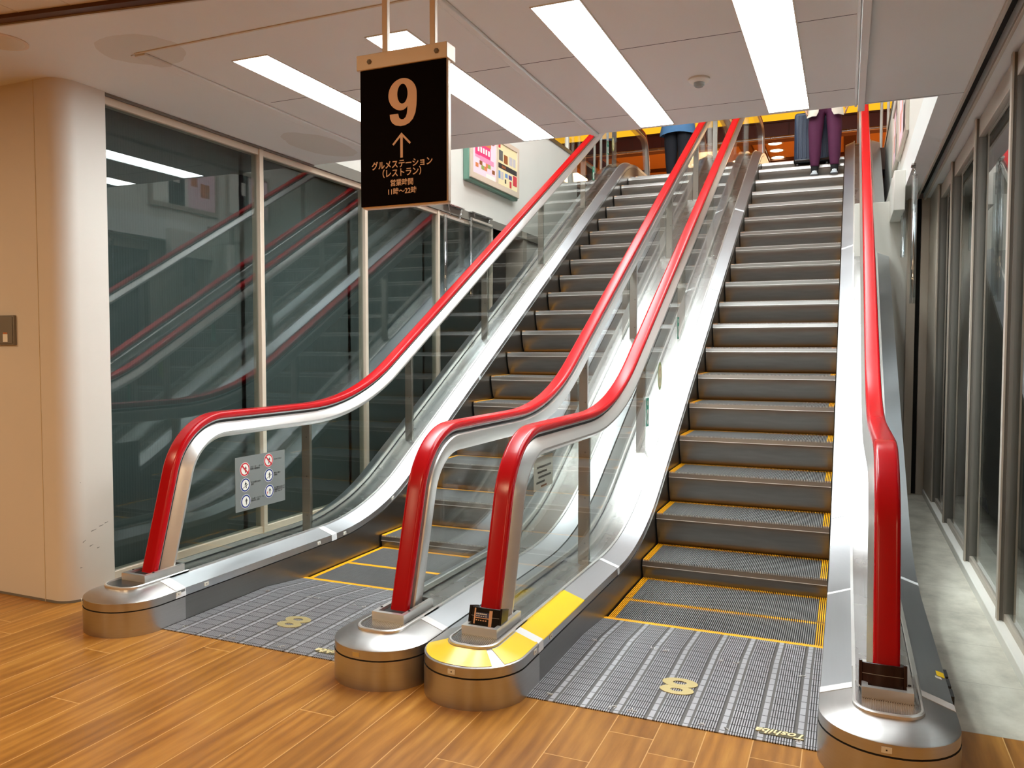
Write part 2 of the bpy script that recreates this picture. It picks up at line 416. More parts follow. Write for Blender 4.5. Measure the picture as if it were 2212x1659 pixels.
# wood floor
m = MB(); m.box(-9, 6, -9.5, -.757, -.06, 0); m.box(-9, -2.67, -.757, -.43, -.06, 0); m.box(.89, 1.2, -.757, -.42, -.06, 0)
struct(m.build('floor', 'oak_floor'))
m = MB(); m.box(.885, 1.2, -.42, 4.42, -.06, 0)
o = struct(m.build('floor_side_passage', 'stone_floor'))
m = MB(); m.box(-3.0, -2.67, -.43, 8, -.06, 0)
struct(m.build('floor_left_strip', 'stone_floor'))
# left pillar / wall with a rounded corner
m = MB(); r = .10; xc, yc = -2.965, -.69
poly = [(-9, -.69, 0)] + [(xc - r + r * sin(a), yc + r - r * cos(a), 0) for a in [radians(k * 9) for k in range(11)]] + [(xc, -.425, 0), (-3.3, -.425, 0), (-3.3, -.30, 0), (-9, -.30, 0)]
m.prism(poly, (0, 0, H + .01))
for (yy, zz, ln, sl) in ((-.60, .30, .018, .6), (-.545, .345, .03, .25), (-.50, .36, .025, .2), (-.47, .37, .02, .3), (-.62, .17, .012, 0), (-.56, .27, .02, .3), (-.615, .60, .004, -.5), (-.52, .25, .015, .2)):
    m.add([(xc + .0006, yy - ln / 2, zz - sl * ln / 2), (xc + .0006, yy + ln / 2, zz + sl * ln / 2), (xc + .0006, yy + ln / 2, zz + sl * ln / 2 + .002), (xc + .0006, yy - ln / 2, zz - sl * ln / 2 + .0045)], [(0, 1, 2, 3)], 1)
struct(m.build('wall_left', ['pillar_paint', 'grey_plastic']))
m = MB(); m.box(-3.136, -3.133, -.6925, -.69, 0, H, 0); struct(m.build('trim_1', 'beige_wall'))
# low dark scuffed skirting of the pillar
m = MB()
poly = [(-9, -.692, 0)] + [(xc - r + (r + .002) * sin(a), yc + r - (r + .002) * cos(a), 0) for a in [radians(k * 9) for k in range(11)]] + [(xc + .002, -.43, 0), (xc - .01, -.43, 0), (xc - .01, -.6, 0), (-9, -.68, 0)]
m.prism(poly, (0, 0, .012)); struct(m.build('baseboard_left', 'grey_plastic'))

# left window wall (dark glass): frame, panes, blinds
XW = -3.0
mull = [-.425, .765, 1.985, 3.20, 4.40]
for i, (a, b) in enumerate(zip(mull, mull[1:])):
    w = struct(bpy.data.objects.new('window_%d' % (i + 1), None)); COL.objects.link(w); ORG[w.name] = Vector()
    f = MB(); f.box(XW - .05, XW + .012, a + .018, b - .018, .03, .095); f.box(XW - .05, XW + .012, a + .018, b - .018, 2.535, 2.575)
    f.build('window_frame', 'cream_metal', w, .003)
    if i > 0:
        f = MB(); f.box(XW - .05, XW + .022, a - .018, a + .018, .03, 2.575); f.build('mullion', 'cream_metal', w, .003)
    f = MB(); f.box(XW - .012, XW - .004, a + .01, b - .01, .09, 2.54); f.build('window_pane', 'smoked_glass', w)
    f = MB(); f.box(XW - .16, XW - .15, a - .02, b + .02, .0, 2.6); f.build('blind', 'pleated_blind', w)
f = MB(); f.box(XW - .05, XW + .022, 4.382, 4.418, .03, 2.575); f.box(XW - .2, XW, -.425, 4.4, 0, .03); struct(f.build('trim_2', 'cream_metal', None, .003))
f = MB(); f.box(XW - .06, XW + .012, -.42, 8.0, 2.575, 2.665); f.box(XW - .06, XW + .03, -.42, 8.0, 2.575, 2.587); struct(f.build('trim_3', 'grey_plastic'))
# past the last pane: dark door opening and pale wall under the void wall
m = MB(); m.box(XW - .3, XW - .2, 4.4, 5.4, 0, 2.66, 1); m.box(XW - .3, XW, 5.4, 8.0, 0, 2.66, 0); m.box(XW - .25, XW + .02, 5.28, 5.40, 0, 2.66, 2)
struct(m.build('wall_left_rear', ['white_wall', 'dark_gap', 'sash_aluminium']))

# ceiling of the lower floor with panel joints and trims
m = MB()
fe = lambda x: -1.05 + (x + 1.72) * .144
m.prism([(-9, fe(-9), H), (1.10, fe(1.10), H), (1.10, 1.31, H), (-9, 1.31, H)], (0, 0, .25), 0)
m.box(-3.3, -3.02, 1.31, 8, 2.66, 2.75, 0)
m.box(.97, 1.10, 1.31, 4.42, H, H + .25, 0); m.box(1.15, 1.40, -1.1, 4.42, H, H + .25, 0); m.box(1.10, 1.15, -.5, 4.42, H + .05, H + .25, 1)
for yy in (.05, 1.005): m.box(-2.3, .57, yy - .0018, yy + .0018, H - .0006, H + .001, 1)
m.box(.62, 1.1, 1.29, 1.293, H - .0006, H + .001, 1)
m.box(-2.39, .57, -.752, -.742, H - .004, H + .001, 2)
struct(m.build('ceiling', ['ceiling_paint', 'dark_gap', 'beige_wall']))
m = MB(); m.box(-2.40, -2.34, -.74, 1.31, H - .012, H, 0); m.box(-2.425, -2.41, -.74, 1.31, H - .006, H, 0); struct(m.build('trim_4', 'ceiling_paint', None, .003))
m = MB(); m.box(-.905, -.895, -1.1, 1.31, H - .008, H); m.box(-.885, -.858, -1.1, 1.31, H - .018, H); struct(m.build('trim_5', 'ceiling_paint', None, .003))
m = MB(); m.box(.572, .584, -1.1, 1.31, H - .010, H); m.box(.588, .622, -1.1, 1.33, H - .030, H); struct(m.build('trim_6', 'ceiling_paint', None, .003))
m = MB(); m.box(1.085, 1.10, -1.13, 4.42, H - .02, H); m.box(1.15, 1.165, -1.13, 4.42, H - .02, H); struct(m.build('trim_7', 'sash_aluminium', None, .002))
# lobby ceiling, a little higher, with its brown edge trim
m = MB(); m.box(-9, 6, -9.5, -.3, H + .02, H + .12, 0)
for k in range(60):
    m.box(-9 + k * .25, -9 + k * .25 + .004, -9.5, -.3, H + .019, H + .0205, 1)
struct(m.build('ceiling_lobby', ['lobby_ceiling', 'beige_wall']))
m = MB()
for (a, b, z, mi) in ((-.045, -.004, H + .004, 0), (-.004, .006, H - .003, 1)):
    m.prism([(-9, fe(-9) + a, z), (1.4, fe(1.4) + a, z), (1.4, fe(1.4) + b, z), (-9, fe(-9) + b, z)], (0, 0, .02), mi)
m.box(-2.66, -2.645, -2.5, -1.22, H + .004, H + .02, 0)
struct(m.build('trim_8', ['dark_beam', 'sash_aluminium']))
# lobby walls behind the viewer
m = MB(); m.box(-9, 6, -9.6, -9.5, 0, 2.8); struct(m.build('wall_rear', 'beige_wall'))
m = MB(); m.box(-9.1, -9, -9.5, -.3, 0, 2.8); struct(m.build('wall_far_left', 'beige_wall'))
m = MB(); m.box(6, 6.1, -9.5, -1.1, 0, 2.8); m.box(1.4, 6.1, -1.2, -1.1, 0, 2.8); struct(m.build('wall_far_right', 'beige_wall'))

# right window wall along the side passage
XR = 1.235
mr = [-1.1, -.36, .735, 1.82, 2.92, 3.75]
for i, (a, b) in enumerate(zip(mr, mr[1:])):
    w = struct(bpy.data.objects.new('window_%d' % (i + 10), None)); COL.objects.link(w); ORG[w.name] = Vector()
    f = MB(); f.box(XR - .006, XR + .05, a + .02, b - .02, .05, .085); f.box(XR - .012, XR + .05, a + .02, b - .02, 2.47, 2.575)
    f.build('window_frame', 'sash_aluminium', w, .003)
    f = MB(); f.box(XR - .032, XR - .024, b - .03, b + .012, .05, 2.575, 0); f.box(XR - .024, XR + .05, b - .022, b + .004, .05, 2.575, 1); f.box(XR - .010, XR + .05, b - .032, b + .032, .05, 2.575, 1)
    f.build('mullion', ['sash_aluminium', 'grey_plastic'], w)
    f = MB(); f.box(XR + .004, XR + .010, a + .01, b - .01, .08, 2.48); f.build('window_pane', 'smoked_glass', w)
    f = MB(); f.box(XR + .16, XR + .17, a - .03, b + .03, 0, 2.6); f.build('blind', 'dark_blind', w)
m = MB(); m.box(1.19, 1.45, -1.1, 4.42, -.06, .05); struct(m.build('baseboard_right', 'white_wall', None, .004))
# end wall of the side passage: pale pilasters and dark slots
m = MB(); m.box(.6, 1.5, 4.42, 4.5, 0, H)
m.box(1.03, 1.10, 4.34, 4.42, 0, H, 1); m.box(1.10, 1.135, 4.40, 4.42, 0, H, 2); m.box(1.135, 1.20, 4.36, 4.42, 0, H, 1); m.box(1.2, 1.25, 3.76, 4.42, .05, H, 1)
struct(m.build('wall_passage_end', ['white_wall', 'sash_aluminium', 'dark_gap'], None, .003))

# ---------------- the void above: white side walls, upper hall
m = MB(); m.box(-3.15, -3.0, 1.31, 7.35, 2.66, 3.96); struct(m.build('wall_void_left', 'white_wall'))
m = MB(); m.box(.97, 1.1, 1.31, 8.1, H + .25, 3.90); m.box(.97, 1.1, 4.5, 8.1, 0, H + .25); struct(m.build('wall_void_right', 'white_wall'))
m = MB(); m.box(.885, .97, 3.75, 5.9, 2.40, 2.72); struct(m.build('wall_boxing', 'white_wall', None, .004))
m = MB(); m.box(-9, 6, 1.21, 1.31, H + .25, 4.0); struct(m.build('wall_void_front', 'white_wall'))
m = MB(); m.box(-9, 6, -1, 1.31, 3.9, 4.0); m.box(-9, -3.15, 1.31, 26, 3.68, 3.88); m.box(1.1, 6, 1.31, 26, 3.68, 3.88); m.box(-3.15, 1.1, 8.35, 26, 3.57, 3.77)
struct(m.build('floor_upper', 'hall_floor'))
m = MB(); m.box(-3.15, -2.68, 7.95, 8.35, 3.6, 3.88); m.box(.89, 1.1, 7.95, 8.35, 3.6, 3.88); m.box(-3.0, -2.68, 7.9, 7.95, 2.4, 3.6, 1)
struct(m.build('trim_9', ['dark_beam', 'hall_wall']))
m = MB(); m.box(-3.16, -2.99, 1.31, 8.3, 3.96, 4.01); m.box(.96, 1.11, 1.31, 8.3, 3.90, 3.95); struct(m.build('trim_10', 'steel_dark'))
m = MB(); m.box(-9, 6, -1, 10.2, 6.4, 6.5, 0); struct(m.build('ceiling_void', 'white_wall'))
m = MB(); m.box(-9, 6, 10.2, 26, 6.4, 6.5, 0)
for k in range(7): m.box(-8 + k * 2.1, -7.72 + k * 2.1, 10.2, 26, 6.30, 6.4, 1)
for k in range(6): m.box(-9, 6, 11.5 + k * 2.5, 11.7 + k * 2.5, 6.34, 6.4, 1)
struct(m.build('ceiling_hall', ['hall_ceiling', 'dark_beam']))
m = MB(); m.box(-9, 6, 26, 26.1, 3.7, 6.5); m.box(-9.1, -9, -1, 26, 3.7, 6.5); m.box(6, 6.1, -1, 26, 3.7, 6.5); m.box(-9, 6, -1.1, -1, 3.7, 6.5)
struct(m.build('wall_hall', 'hall_wall'))
# hall bulkhead: lit amber fascia over brown cupboard fronts
m = MB(); m.box(-8, 5.5, 13, 13.4, 5.74, 6.4, 0); struct(m.build('trim_11', 'lit_fascia'))
m = MB(); m.box(-8, 5.5, 12.98, 13.4, 5.42, 5.735, 0)
for k in range(22): m.box(-8 + k * .62, -7.985 + k * .62, 12.972, 12.99, 5.44, 5.73, 1)
m.box(-8, 5.5, 12.95, 12.99, 5.70, 5.735, 1)
struct(m.build('trim_12', ['wood_brown', 'dark_beam']))
m = MB(); m.cyl((-8, 12.93, 5.40), (5.5, 12.93, 5.40), .03); struct(m.build('trim_13', 'steel'))

# lights over the void upstairs and downlights of the hall
for i, (x, y) in enumerate([(-2.55, 2.45), (-1.75, 2.45), (-.95, 2.45), (-.15, 2.45), (.6, 2.45), (-2.3, 5.4), (-1.0, 5.4), (.3, 5.4)]):
    t = thing('void_light', 'white strip light on the high ceiling above the escalators', 'ceiling light', (x, y, 6.4), 'strip lights over the void')
    f = MB(); wd = .1 if y < 4 else .34
    f = MB(); f.box(x - wd - .03, x + wd + .03, y - 1.05, y + 1.05, 6.36, 6.4); f.build('frame', 'white_plastic', t)
    f = MB(); f.box(x - wd, x + wd, y - 1.0, y + 1.0, 6.352, 6.36); f.build('diffuser', 'void_light' if y < 4 else 'void_light_soft', t)
for i, (x, y) in enumerate([(-1.17, 17.35), (-1.19, 18.1), (-1.22, 18.88), (-3.3, 16.9), (-3.3, 18.9), (.9, 16.9), (.9, 18.9), (2.9, 16.9)]):
    t = thing('downlight', 'small round glowing downlight in the amber hall ceiling upstairs', 'downlight', (x, y, 6.4), 'downlights in the upstairs hall')
    f = MB(); f.lathe((x, y, 6.38), [(.20, .02), (.20, 0), (.16, 0), (.16, .02)]); f.build('rim', 'white_plastic', t)
    f = MB(); f.lathe((x, y, 6.385), [(.15, .0), (.15, .01)]); f.build('lamp', 'downlight', t)

# ================================================================== LOWER CEILING LIGHTS
for (x0, x1, y0, y1, lb) in [(-2.05, -1.857, -.505, 1.27, 'long glowing ceiling light nearest the left wall, partly behind the hanging sign'),
                             (-1.336, -1.14, -.50, 1.28, 'long glowing ceiling light running behind the top of the hanging sign'),
                             (-.587, -.394, -.50, 1.265, 'long glowing ceiling light between the hanging sign and the smoke detector'),
                             (.137, .344, -.50, 1.257, 'long glowing ceiling light between the smoke detector and the beam')]:
    t = thing('ceiling_light', lb, 'ceiling light', ((x0 + x1) / 2, (y0 + y1) / 2, H), 'four long lights in the low ceiling')
    f = MB()
    for a in ((x0 - .006, x0, y0 - .006, y1 + .006), (x1, x1 + .006, y0 - .006, y1 + .006), (x0, x1, y0 - .006, y0), (x0, x1, y1, y1 + .006)): f.box(*a, H - .004, H + .001)
    f.build('frame', 'white_plastic', t)
    f = MB(); f.box(x0, x1, y0, y1, H - .003, H + .001); f.build('diffuser', 'light_panel', t)

# smoke detector
t = thing('smoke_detector', 'round white smoke detector on the ceiling between two long lights', 'smoke detector', (-.128, .56, H))
f = MB(); f.lathe((-.128, .56, H), [(.052, 0), (.052, -.008), (.046, -.016), (.028, -.02)], 28); f.build('base', 'white_plastic', t)
f = MB(); f.lathe((-.128, .56, H - .018), [(.026, 0), (.026, -.014), (.018, -.022), (.016, -.022)], 24); f.build('sensor_cap', 'grey_plastic', t)
# round ceiling speaker at the far left
t = thing('ceiling_speaker', 'beige round ceiling speaker above the left pillar', 'speaker', (-2.80, -1.07, H))
f = MB(); f.lathe((-2.80, -1.07, H), [(.085, 0), (.085, -.006), (.07, -.014), (.03, -.017)], 30); f.build('grille', 'beige_wall', t)
f = MB(); f.lathe((-2.80, -1.07, H), [(.10, 0), (.10, -.004), (.087, -.006)], 30); f.build('rim', 'cream_metal', t)

# electrical box on the left wall
t = thing('electrical_box', 'grey metal access panel with a small sticker on the left pillar wall', 'electrical box', (-3.40, -.69, 1.365))
f = MB(); f.box(-3.50, -3.30, -.705, -.69, 1.29, 1.44); f.build('cover', 'grey_plastic', t, .003)
f = MB(); f.box(-3.492, -3.308, -.709, -.704, 1.298, 1.432); f.build('door', 'grey_plastic', t, .002)
f = MB(); f.box(-3.376, -3.342, -.7105, -.708, 1.305, 1.345)
for k in range(3): f.box(-3.374 + k * .011, -3.366 + k * .011, -.7105, -.708, 1.347, 1.353, 1)
f.build('sticker', ['paper', 'print_or1'], t)

# ================================================================== ESCALATORS
RAILP = densify(polyfillet([(-.668, .19), (-.452, .943), (1.045, .943), (7.568, 4.713), (9.25, 4.713), (9.46, 3.99)], [.36, 1.9, 2.0, .34]), .15)
DECKP = densify(polyfillet([(-.62, .152), (1.043, .152), (7.57, 3.92), (9.3, 3.92)], [1.85, 1.6]), .15)
GO, RI = .351, .2025
def track(ic, z0):
    y1 = (z0 - ic) / T30; y2 = (3.765 - ic) / T30
    return densify(polyfillet([(-1, z0), (y1, z0), (y2, 3.765), (9.6, 3.765)], [1.0, 2.0], radians(1.5)), .02)
def along(path, y_ref, n0, n1):
    # points on the path spaced one step pitch apart, step 0 at y_ref
    s = [0.0]
    for a, b in zip(path, path[1:]): s.append(s[-1] + hypot(b[0] - a[0], b[1] - a[1]))
    def at(q):
        for i in range(len(s) - 1):
            if s[i] <= q <= s[i + 1]:
                k = (q - s[i]) / (s[i + 1] - s[i] + 1e-9); a, b = path[i], path[i + 1]
                return (a[0] + (b[0] - a[0]) * k, a[1] + (b[1] - a[1]) * k)
        return path[-1]
    q0 = None
    for i in range(len(s) - 1):
        if path[i][0] <= y_ref <= path[i + 1][0]:
            q0 = s[i] + (s[i + 1] - s[i]) * (y_ref - path[i][0]) / (path[i + 1][0] - path[i][0]); break
    return [at(q0 + .405 * k) for k in range(n0, n1 + 1)]

def outline(half, front, rad, yback, cx, z, n=12):
    pts = [(cx - half, yback, z)]
    for k in range(n + 1):
        a = pi / 2 * k / n; pts.append((cx - half + rad - rad * cos(a), front + rad - rad * sin(a), z))
    for k in range(n + 1):
        a = pi / 2 * k / n; pts.append((cx + half - rad + rad * sin(a), front + rad - rad * cos(a), z))
    pts.append((cx + half, yback, z)); return pts

POSTS = [.55, 1.78, 3.13, 4.55, 6.0, 7.4]
def balustrade(esc, cx, side, which):
    """one balustrade of an escalator; side = +1 when the steps lie on its +x side"""
    # handrail
    hp = [(.0, .0006), (.024, .0003), (.028, 0), (.0335, -.0018), (.0378, -.006), (.0396, -.0115), (.0402, -.018), (.0398, -.026), (.0375, -.031), (.034, -.033)]
    pr = [(-u, n) for u, n in hp[:0:-1]] + hp
    m = MB(); m.sweep(RAILP, pr, cx, side); rail = m.build('handrail', 'red_rubber', esc, smooth=60)
    # guide groove and metal frame below the rail
    m = MB(); m.sweep(RAILP, [(-.021, -.032), (.021, -.032), (.021, -.060), (-.021, -.060)], cx, side); gd = m.build('handrail_guide', 'black_rubber', esc)
    m = MB(); m.sweep(RAILP, [(-.029, -.0335), (.029, -.0335), (.029, -.041), (-.029, -.041)], cx, side); m.build('guide_lip', 'steel_frame', gd)
    hf = [(.020, -.054), (.025, -.058), (.056, -.102), (.056, -.112), (.036, -.130)]
    fp = [(-.034, -.130), (-.041, -.118), (-.041, -.062), (-.036, -.057), (-.020, -.054)] + hf
    P = cut([p for p in RAILP], -.668, 9.45) if False else RAILP
    m = MB(); m.sweep(P, fp, cx, side); m.build('handrail_frame', 'steel_frame', esc)
    under = offset(RAILP, -.126)
    # posts
    for y in POSTS:
        z0 = zat(DECKP, y) + .0; z1 = zat(under, y) + .02
        m = MB(); m.box(cx - .030, cx + .030, y - .012, y + .012, z0, z1)
        p = m.build('post', 'steel_post', esc, .002)
        m = MB()
        for k in range(3):
            zz = z0 + (z1 - z0) * (.15 + .35 * k)
            m.lathe((cx - side * .004 + .012, y - .012, zz), [(.005, 0), (.005, -.002)], 10, axis='y')
        m.build('screw', 'steel_dark', p)
    # glass panes between the posts, on the step side of the posts
    ys = [-.50] + POSTS + [9.05]
    for a, b in zip(ys, ys[1:]):
        n = max(3, int((b - a) / .04)); x0, x1 = cx + side * .032, cx + side * .040
        yy = [a + .002 + (b - a - .004) * k / n for k in range(n + 1)]
        rings = [[(x0, y, zat(DECKP, y) + .015), (x1, y, zat(DECKP, y) + .015), (x1, y, max(zat(DECKP, y) + .02, zat(under, y))), (x0, y, max(zat(DECKP, y) + .02, zat(under, y)))] for y in yy]
        m = MB(); m.loft(rings); m.build('glass_pane', 'clear_glass', esc)
    # inner and outer decks, channel trims
    for sd, mat, nm in ((1, 'steel_deck', 'deck'), (-1, 'steel_deck', 'outer_deck')):
        m = MB(); m.sweep(DECKP, [(sd * .195, 0), (sd * .1, .034), (sd * .1, -.02), (sd * .195, -.036)], cx, side)
        d = m.build(nm, mat, esc)
        m = MB(); m.sweep(DECKP, [(sd * .1, .034), (sd * .1, .042), (sd * .088, .043), (sd * .088, .02)], cx, side); m.build('deck_trim', 'steel_frame', d)
    m = MB(); m.sweep(DECKP, [(-.088, .012), (.088, .012), (.088, -.02), (-.088, -.02)], cx, side); m.build('glass_channel', 'steel', esc)
    # skirt towards the steps and outer cladding
    low = [(y, z - .040) for (y, z) in DECKP]
    m = MB()
    rings = [[(cx + side * .199, y, z), (cx + side * .190, y, z), (cx + side * .190, y, z - .42), (cx + side * .199, y, z - .42)] for (y, z) in low]
    m.loft(rings); sk = m.build('skirt_panel', 'steel_dark', esc)
    m = MB()
    rings = [[(cx - side * .193, y, z), (cx - side * .186, y, z), (cx - side * .186, y, max(-.05, z - 1.6)), (cx - side * .193, y, max(-.05, z - 1.6))] for (y, z) in low]
    m.loft(rings); m.build('side_cladding', 'cladding', esc)
    # rounded nose (pedestal) round the foot of the newel
    yb = -.62
    ped = MB()
    L1 = [outline(.199, -.945, .19, yb, cx, 0), outline(.199, -.945, .19, yb, cx, .111)]
    L2 = [outline(.194, -.940, .185, yb, cx, .111), outline(.194, -.940, .185, yb, cx, .116)]
    L3 = [outline(.197, -.943, .188, yb, cx, .116), outline(.197, -.943, .188, yb, cx, .150), outline(.194, -.940, .185, yb, cx, .1525), outline(.1, -.85, .075, yb, cx, .186), outline(.05, -.80, .045, yb, cx, .186)]
    ped.loft(L1, 0, False, False); ped.loft([L1[1], L2[0], L2[1], L3[0]], 1, False, False); ped.loft(L3, 0, False, False)
    pd = ped.build('pedestal', ['steel_nose', 'dark_gap'], esc, smooth=25)
    # ribbed cover plate with its rim
    m = MB(); a = outline(.1, -.85, .075, -.50, cx, .180); b = outline(.1, -.85, .075, -.50, cx, .195); c = outline(.096, -.846, .072, -.50, cx, .198); d = outline(.090, -.840, .067, -.50, cx, .198); e = outline(.089, -.839, .066, -.50, cx, .191)
    m.loft([a, b, c, d, e], 0, False, False); rim = m.build('cover_rim', 'steel_frame', pd)
    m = MB(); e2 = outline(.089, -.839, .066, -.50, cx, .189); m.add(e2, [tuple(range(len(e2)))])
    k = -.086
    while k < .086:
        yf = -.836 if abs(k) < .03 else -.836 + (.066 - sqrt(max(0, .066 ** 2 - (abs(k) - .023) ** 2)) if abs(k) > .023 else 0)
        m.box(cx + k, cx + k + .0032, yf, -.50, .189, .1935); k += .0064
    m.build('cover_plate', 'steel', pd)
    # square frame round the rail inlet
    m = MB(); y0, y1 = -.738, -.50
    o4 = [(cx - .073, y0), (cx + .073, y0), (cx + .073, y1), (cx - .073, y1)]; i4 = [(cx - .055, y0 + .018), (cx + .055, y0 + .018), (cx + .055, y1), (cx - .055, y1)]
    vs = [(x, y, .190) for x, y in o4] + [(x, y, .225) for x, y in o4] + [(x, y, .225) for x, y in i4] + [(x, y, .213) for x, y in i4]
    fs = [(0, 1, 5, 4), (1, 2, 6, 5), (2, 3, 7, 6), (3, 0, 4, 7), (4, 5, 9, 8), (5, 6, 10, 9), (7, 4, 8, 11), (6, 7, 11, 10), (8, 9, 13, 12), (9, 10, 14, 13), (11, 8, 12, 15)]
    m.add(vs, fs, 0); m.add([vs[12], vs[13], vs[14], vs[15]], [(0, 1, 2, 3)], 1)
    m.build('inlet_frame', ['steel_frame', 'black_rubber'], pd)
    m = MB()
    for s2 in (-1, 1): m.lathe((cx + s2 * .064, -.68, .225), [(.005, 0), (.005, .003)], 10)
    m.build('screw', 'black_rubber', pd)
    return dict(rail=rail, ped=pd, skirt=sk)

def label_plate(ped, loc, xd, mat='label_white', dot=True):
    """small label with a dot on the pedestal band; xd = its width direction"""
    xd = Vector(xd).normalized(); zd = Vector((0, 0, 1)); nd = xd.cross(zd)
    m = MB(); m.obox(Vector(loc), xd * .014, zd * .0085, nd * .0012)
    if dot: m.obox(Vector(loc) + nd * .0012, xd * .0022, zd * .0022, nd * .0004, 1)
    m.build('label_plate', [mat, 'ink'], ped)
def tape(parent, cx, side, y, w=.05, dy=.0, mat='white_tape', sd=1, name='tape_strip', down=.036, lift=.0016):
    """a strip of tape across the deck and down over its edge"""
    pth = densify(cut(DECKP, y - w / 2, y + w / 2), .02)
    m = MB(); m.sweep(pth, [(sd * .1, .034 + lift), (sd * .1962, lift), (sd * .198 , -down), (sd * .197, -down), (sd * .1952, lift - .001), (sd * .1, .033 + lift)], cx, side)
    o = m.build(name, mat, parent); return o

def step_parts(width, mode):
    """mesh data of one step: body with curved riser, ridged tread, yellow edges"""
    hw = width / 2; D = .400
    b = MB(); prof = []
    for k in range(9):
        q = k / 8; prof.append((.052 * q ** 1.7, -.036 - (.2025 - .036) * q))
    pts = [(.006, -.012)] + prof + [(.10, -.23), (D, -.05), (D, -.012)]
    b.loft([[(x, y, z) for y, z in pts] for x in (-hw, hw)], 0)
    n = MB(); n.loft([[(x, -.001, -.0095), (x, -.0045, -.034), (x, .008, -.034), (x, .008, -.0095)] for x in (-hw, hw)])
    n.loft([[(x, -.0055, -.034), (x, -.006, -.0375), (x, .008, -.0385), (x, .008, -.034)] for x in (-hw, hw)], 1)
    t = MB(); y = MB()
    N = int(width / .0091); p = width / N; edge = 4 if mode == 'R' else 3
    for k in range(N):
        x0 = -hw + k * p + p * .27; x1 = -hw + (k + 1) * p - p * .27
        if k < edge or k >= N - edge: y.box(x0 if mode == 'R' else x0 - p * .2, x1 if mode == 'R' else x1 + p * .2, 0, D, -.0096, .0)
        else:
            t.box(x0, x1, 0, D - .03, -.0096, 0)
            y.box(x0 - (0 if mode == 'R' else p * .2), x1 + (0 if mode == 'R' else p * .2), D - .03, D, -.0096, 0)
    for k in range(N):
        x0 = -hw + k * p + p * .27; n.box(x0, x0 + p * .46, -.0016, 0, -.0096, -.0004, 1)
    g = MB(); g.box(-hw, hw, .006, D, -.016, -.0095)
    return b, n, t, y, g

def make_steps(esc, cx, width, pos, mode):
    b, n, t, y, g = step_parts(width, mode)
    org = ORG[esc.name]
    first = None
    for i, (yy, zz) in enumerate(pos):
        if first is None:
            ORG['tmp'] = Vector()
            st = b.build('step', 'riser_metal'); parts = [n.build('nosing', ['nosing_band', 'nosing_strip'], st, clean=False), t.build('tread', 'tread_metal', st, clean=False), y.build('yellow_edge', 'yellow_paint', st, clean=False), g.build('tread_base', 'tread_groove', st)]
            first = (st, parts)
        else:
            st = first[0].copy(); COL.objects.link(st)
            for q in first[1]:
                c = q.copy(); COL.objects.link(c); c.parent = st
        st.parent = esc; st.location = Vector((cx, yy, zz)) - org
    return first[0]

def landing(esc, cx, half, zc):
    # lower landing plate, sloping down to the comb, and the yellow comb edge
    m = MB(); m.add([(cx - half, -.757, .004), (cx + half, -.757, .004), (cx + half, -.07, .004), (cx - half, -.07, .004), (cx + half, .245, zc + .008), (cx - half, .245, zc + .008)], [(0, 1, 2, 3), (3, 2, 4, 5)])
    m.add([(cx - half, -.757, .004), (cx + half, -.757, .004), (cx + half, -.757, -.02), (cx - half, -.757, -.02)], [(0, 1, 2, 3)])
    fp = m.build('floor_plate', 'landing_plate', esc)
    m = MB(); m.box(cx - half, cx + half, .235, .262, zc - .01, zc + .0085)
    k = cx - half + .004
    while k < cx + half - .004:
        m.box(k, k + .004, .262, .275, zc - .01, zc + .0065); k += .0091
    m.build('comb', 'yellow_paint', esc)
    m = MB(); m.box(cx - half, cx + half, 8.25, 9.3, 3.74, 3.772); m.build('upper_floor_plate', 'landing_plate', esc)
    m = MB()
    for (dx, dy) in [(-.42, -.70), (-.18, -.715), (-.11, -.715), (.14, -.72), (.21, -.72), (.44, -.72), (-.43, -.12), (-.17, -.115), (-.12, -.12), (.12, -.14), (.17, -.14), (.43, -.17)]:
        for q in range(3):
            a = random.random() * 3
            m.obox((cx + dx + random.uniform(-.012, .012), dy + random.uniform(-.008, .008), .0052), (.009 * cos(a), .009 * sin(a), 0), (-.0018 * sin(a), .0018 * cos(a), 0), (0, 0, .0008))
    m.build('screw', 'steel_frame', fp)
    # brass 8, lying with its top towards the escalator
    m = MB()
    def oval(ax, ay, oy, n=28): return [(ax * cos(2 * pi * k / n), oy + ay * sin(2 * pi * k / n)) for k in range(n)]
    by = -.455
    for (oy, ax, ay, hx, hy) in ((.033, .067, .041, .026, .0155), (-.033, .063, .039, .023, .0135)):
        o_ = oval(ax, ay, oy); i_ = oval(hx, hy, oy)
        for k in range(28):
            k2 = (k + 1) % 28
            q = [(cx + o_[k][0], by + o_[k][1]), (cx + o_[k2][0], by + o_[k2][1]), (cx + i_[k2][0], by + i_[k2][1]), (cx + i_[k][0], by + i_[k][1])]
            zt = .0066 if oy > 0 else .0064
            m.add([(x, y, .0045) for x, y in q] + [(x, y, zt) for x, y in q], [(3, 2, 1, 0), (4, 5, 6, 7), (0, 1, 5, 4), (2, 3, 7, 6)])
    lab(m.build('number_badge', 'brass', fp, clean=False), 'brass figure 8 set into the plate')
    # maker's badge, lettering upside down to us
    m = MB(); bx = cx + .385
    m.box(bx - .070, bx + .070, -.712, -.668, .0045, .0060)
    bd = m.build('maker_badge', 'olive_plate', fp)
    text('Toshiba', .050, 'print_cr1', bd, frame_mtx((bx, -.690, .0066), (-1, 0, 0), (0, -1, 0)), shear=.35, extrude=.0012, off=.0008)
    return fp

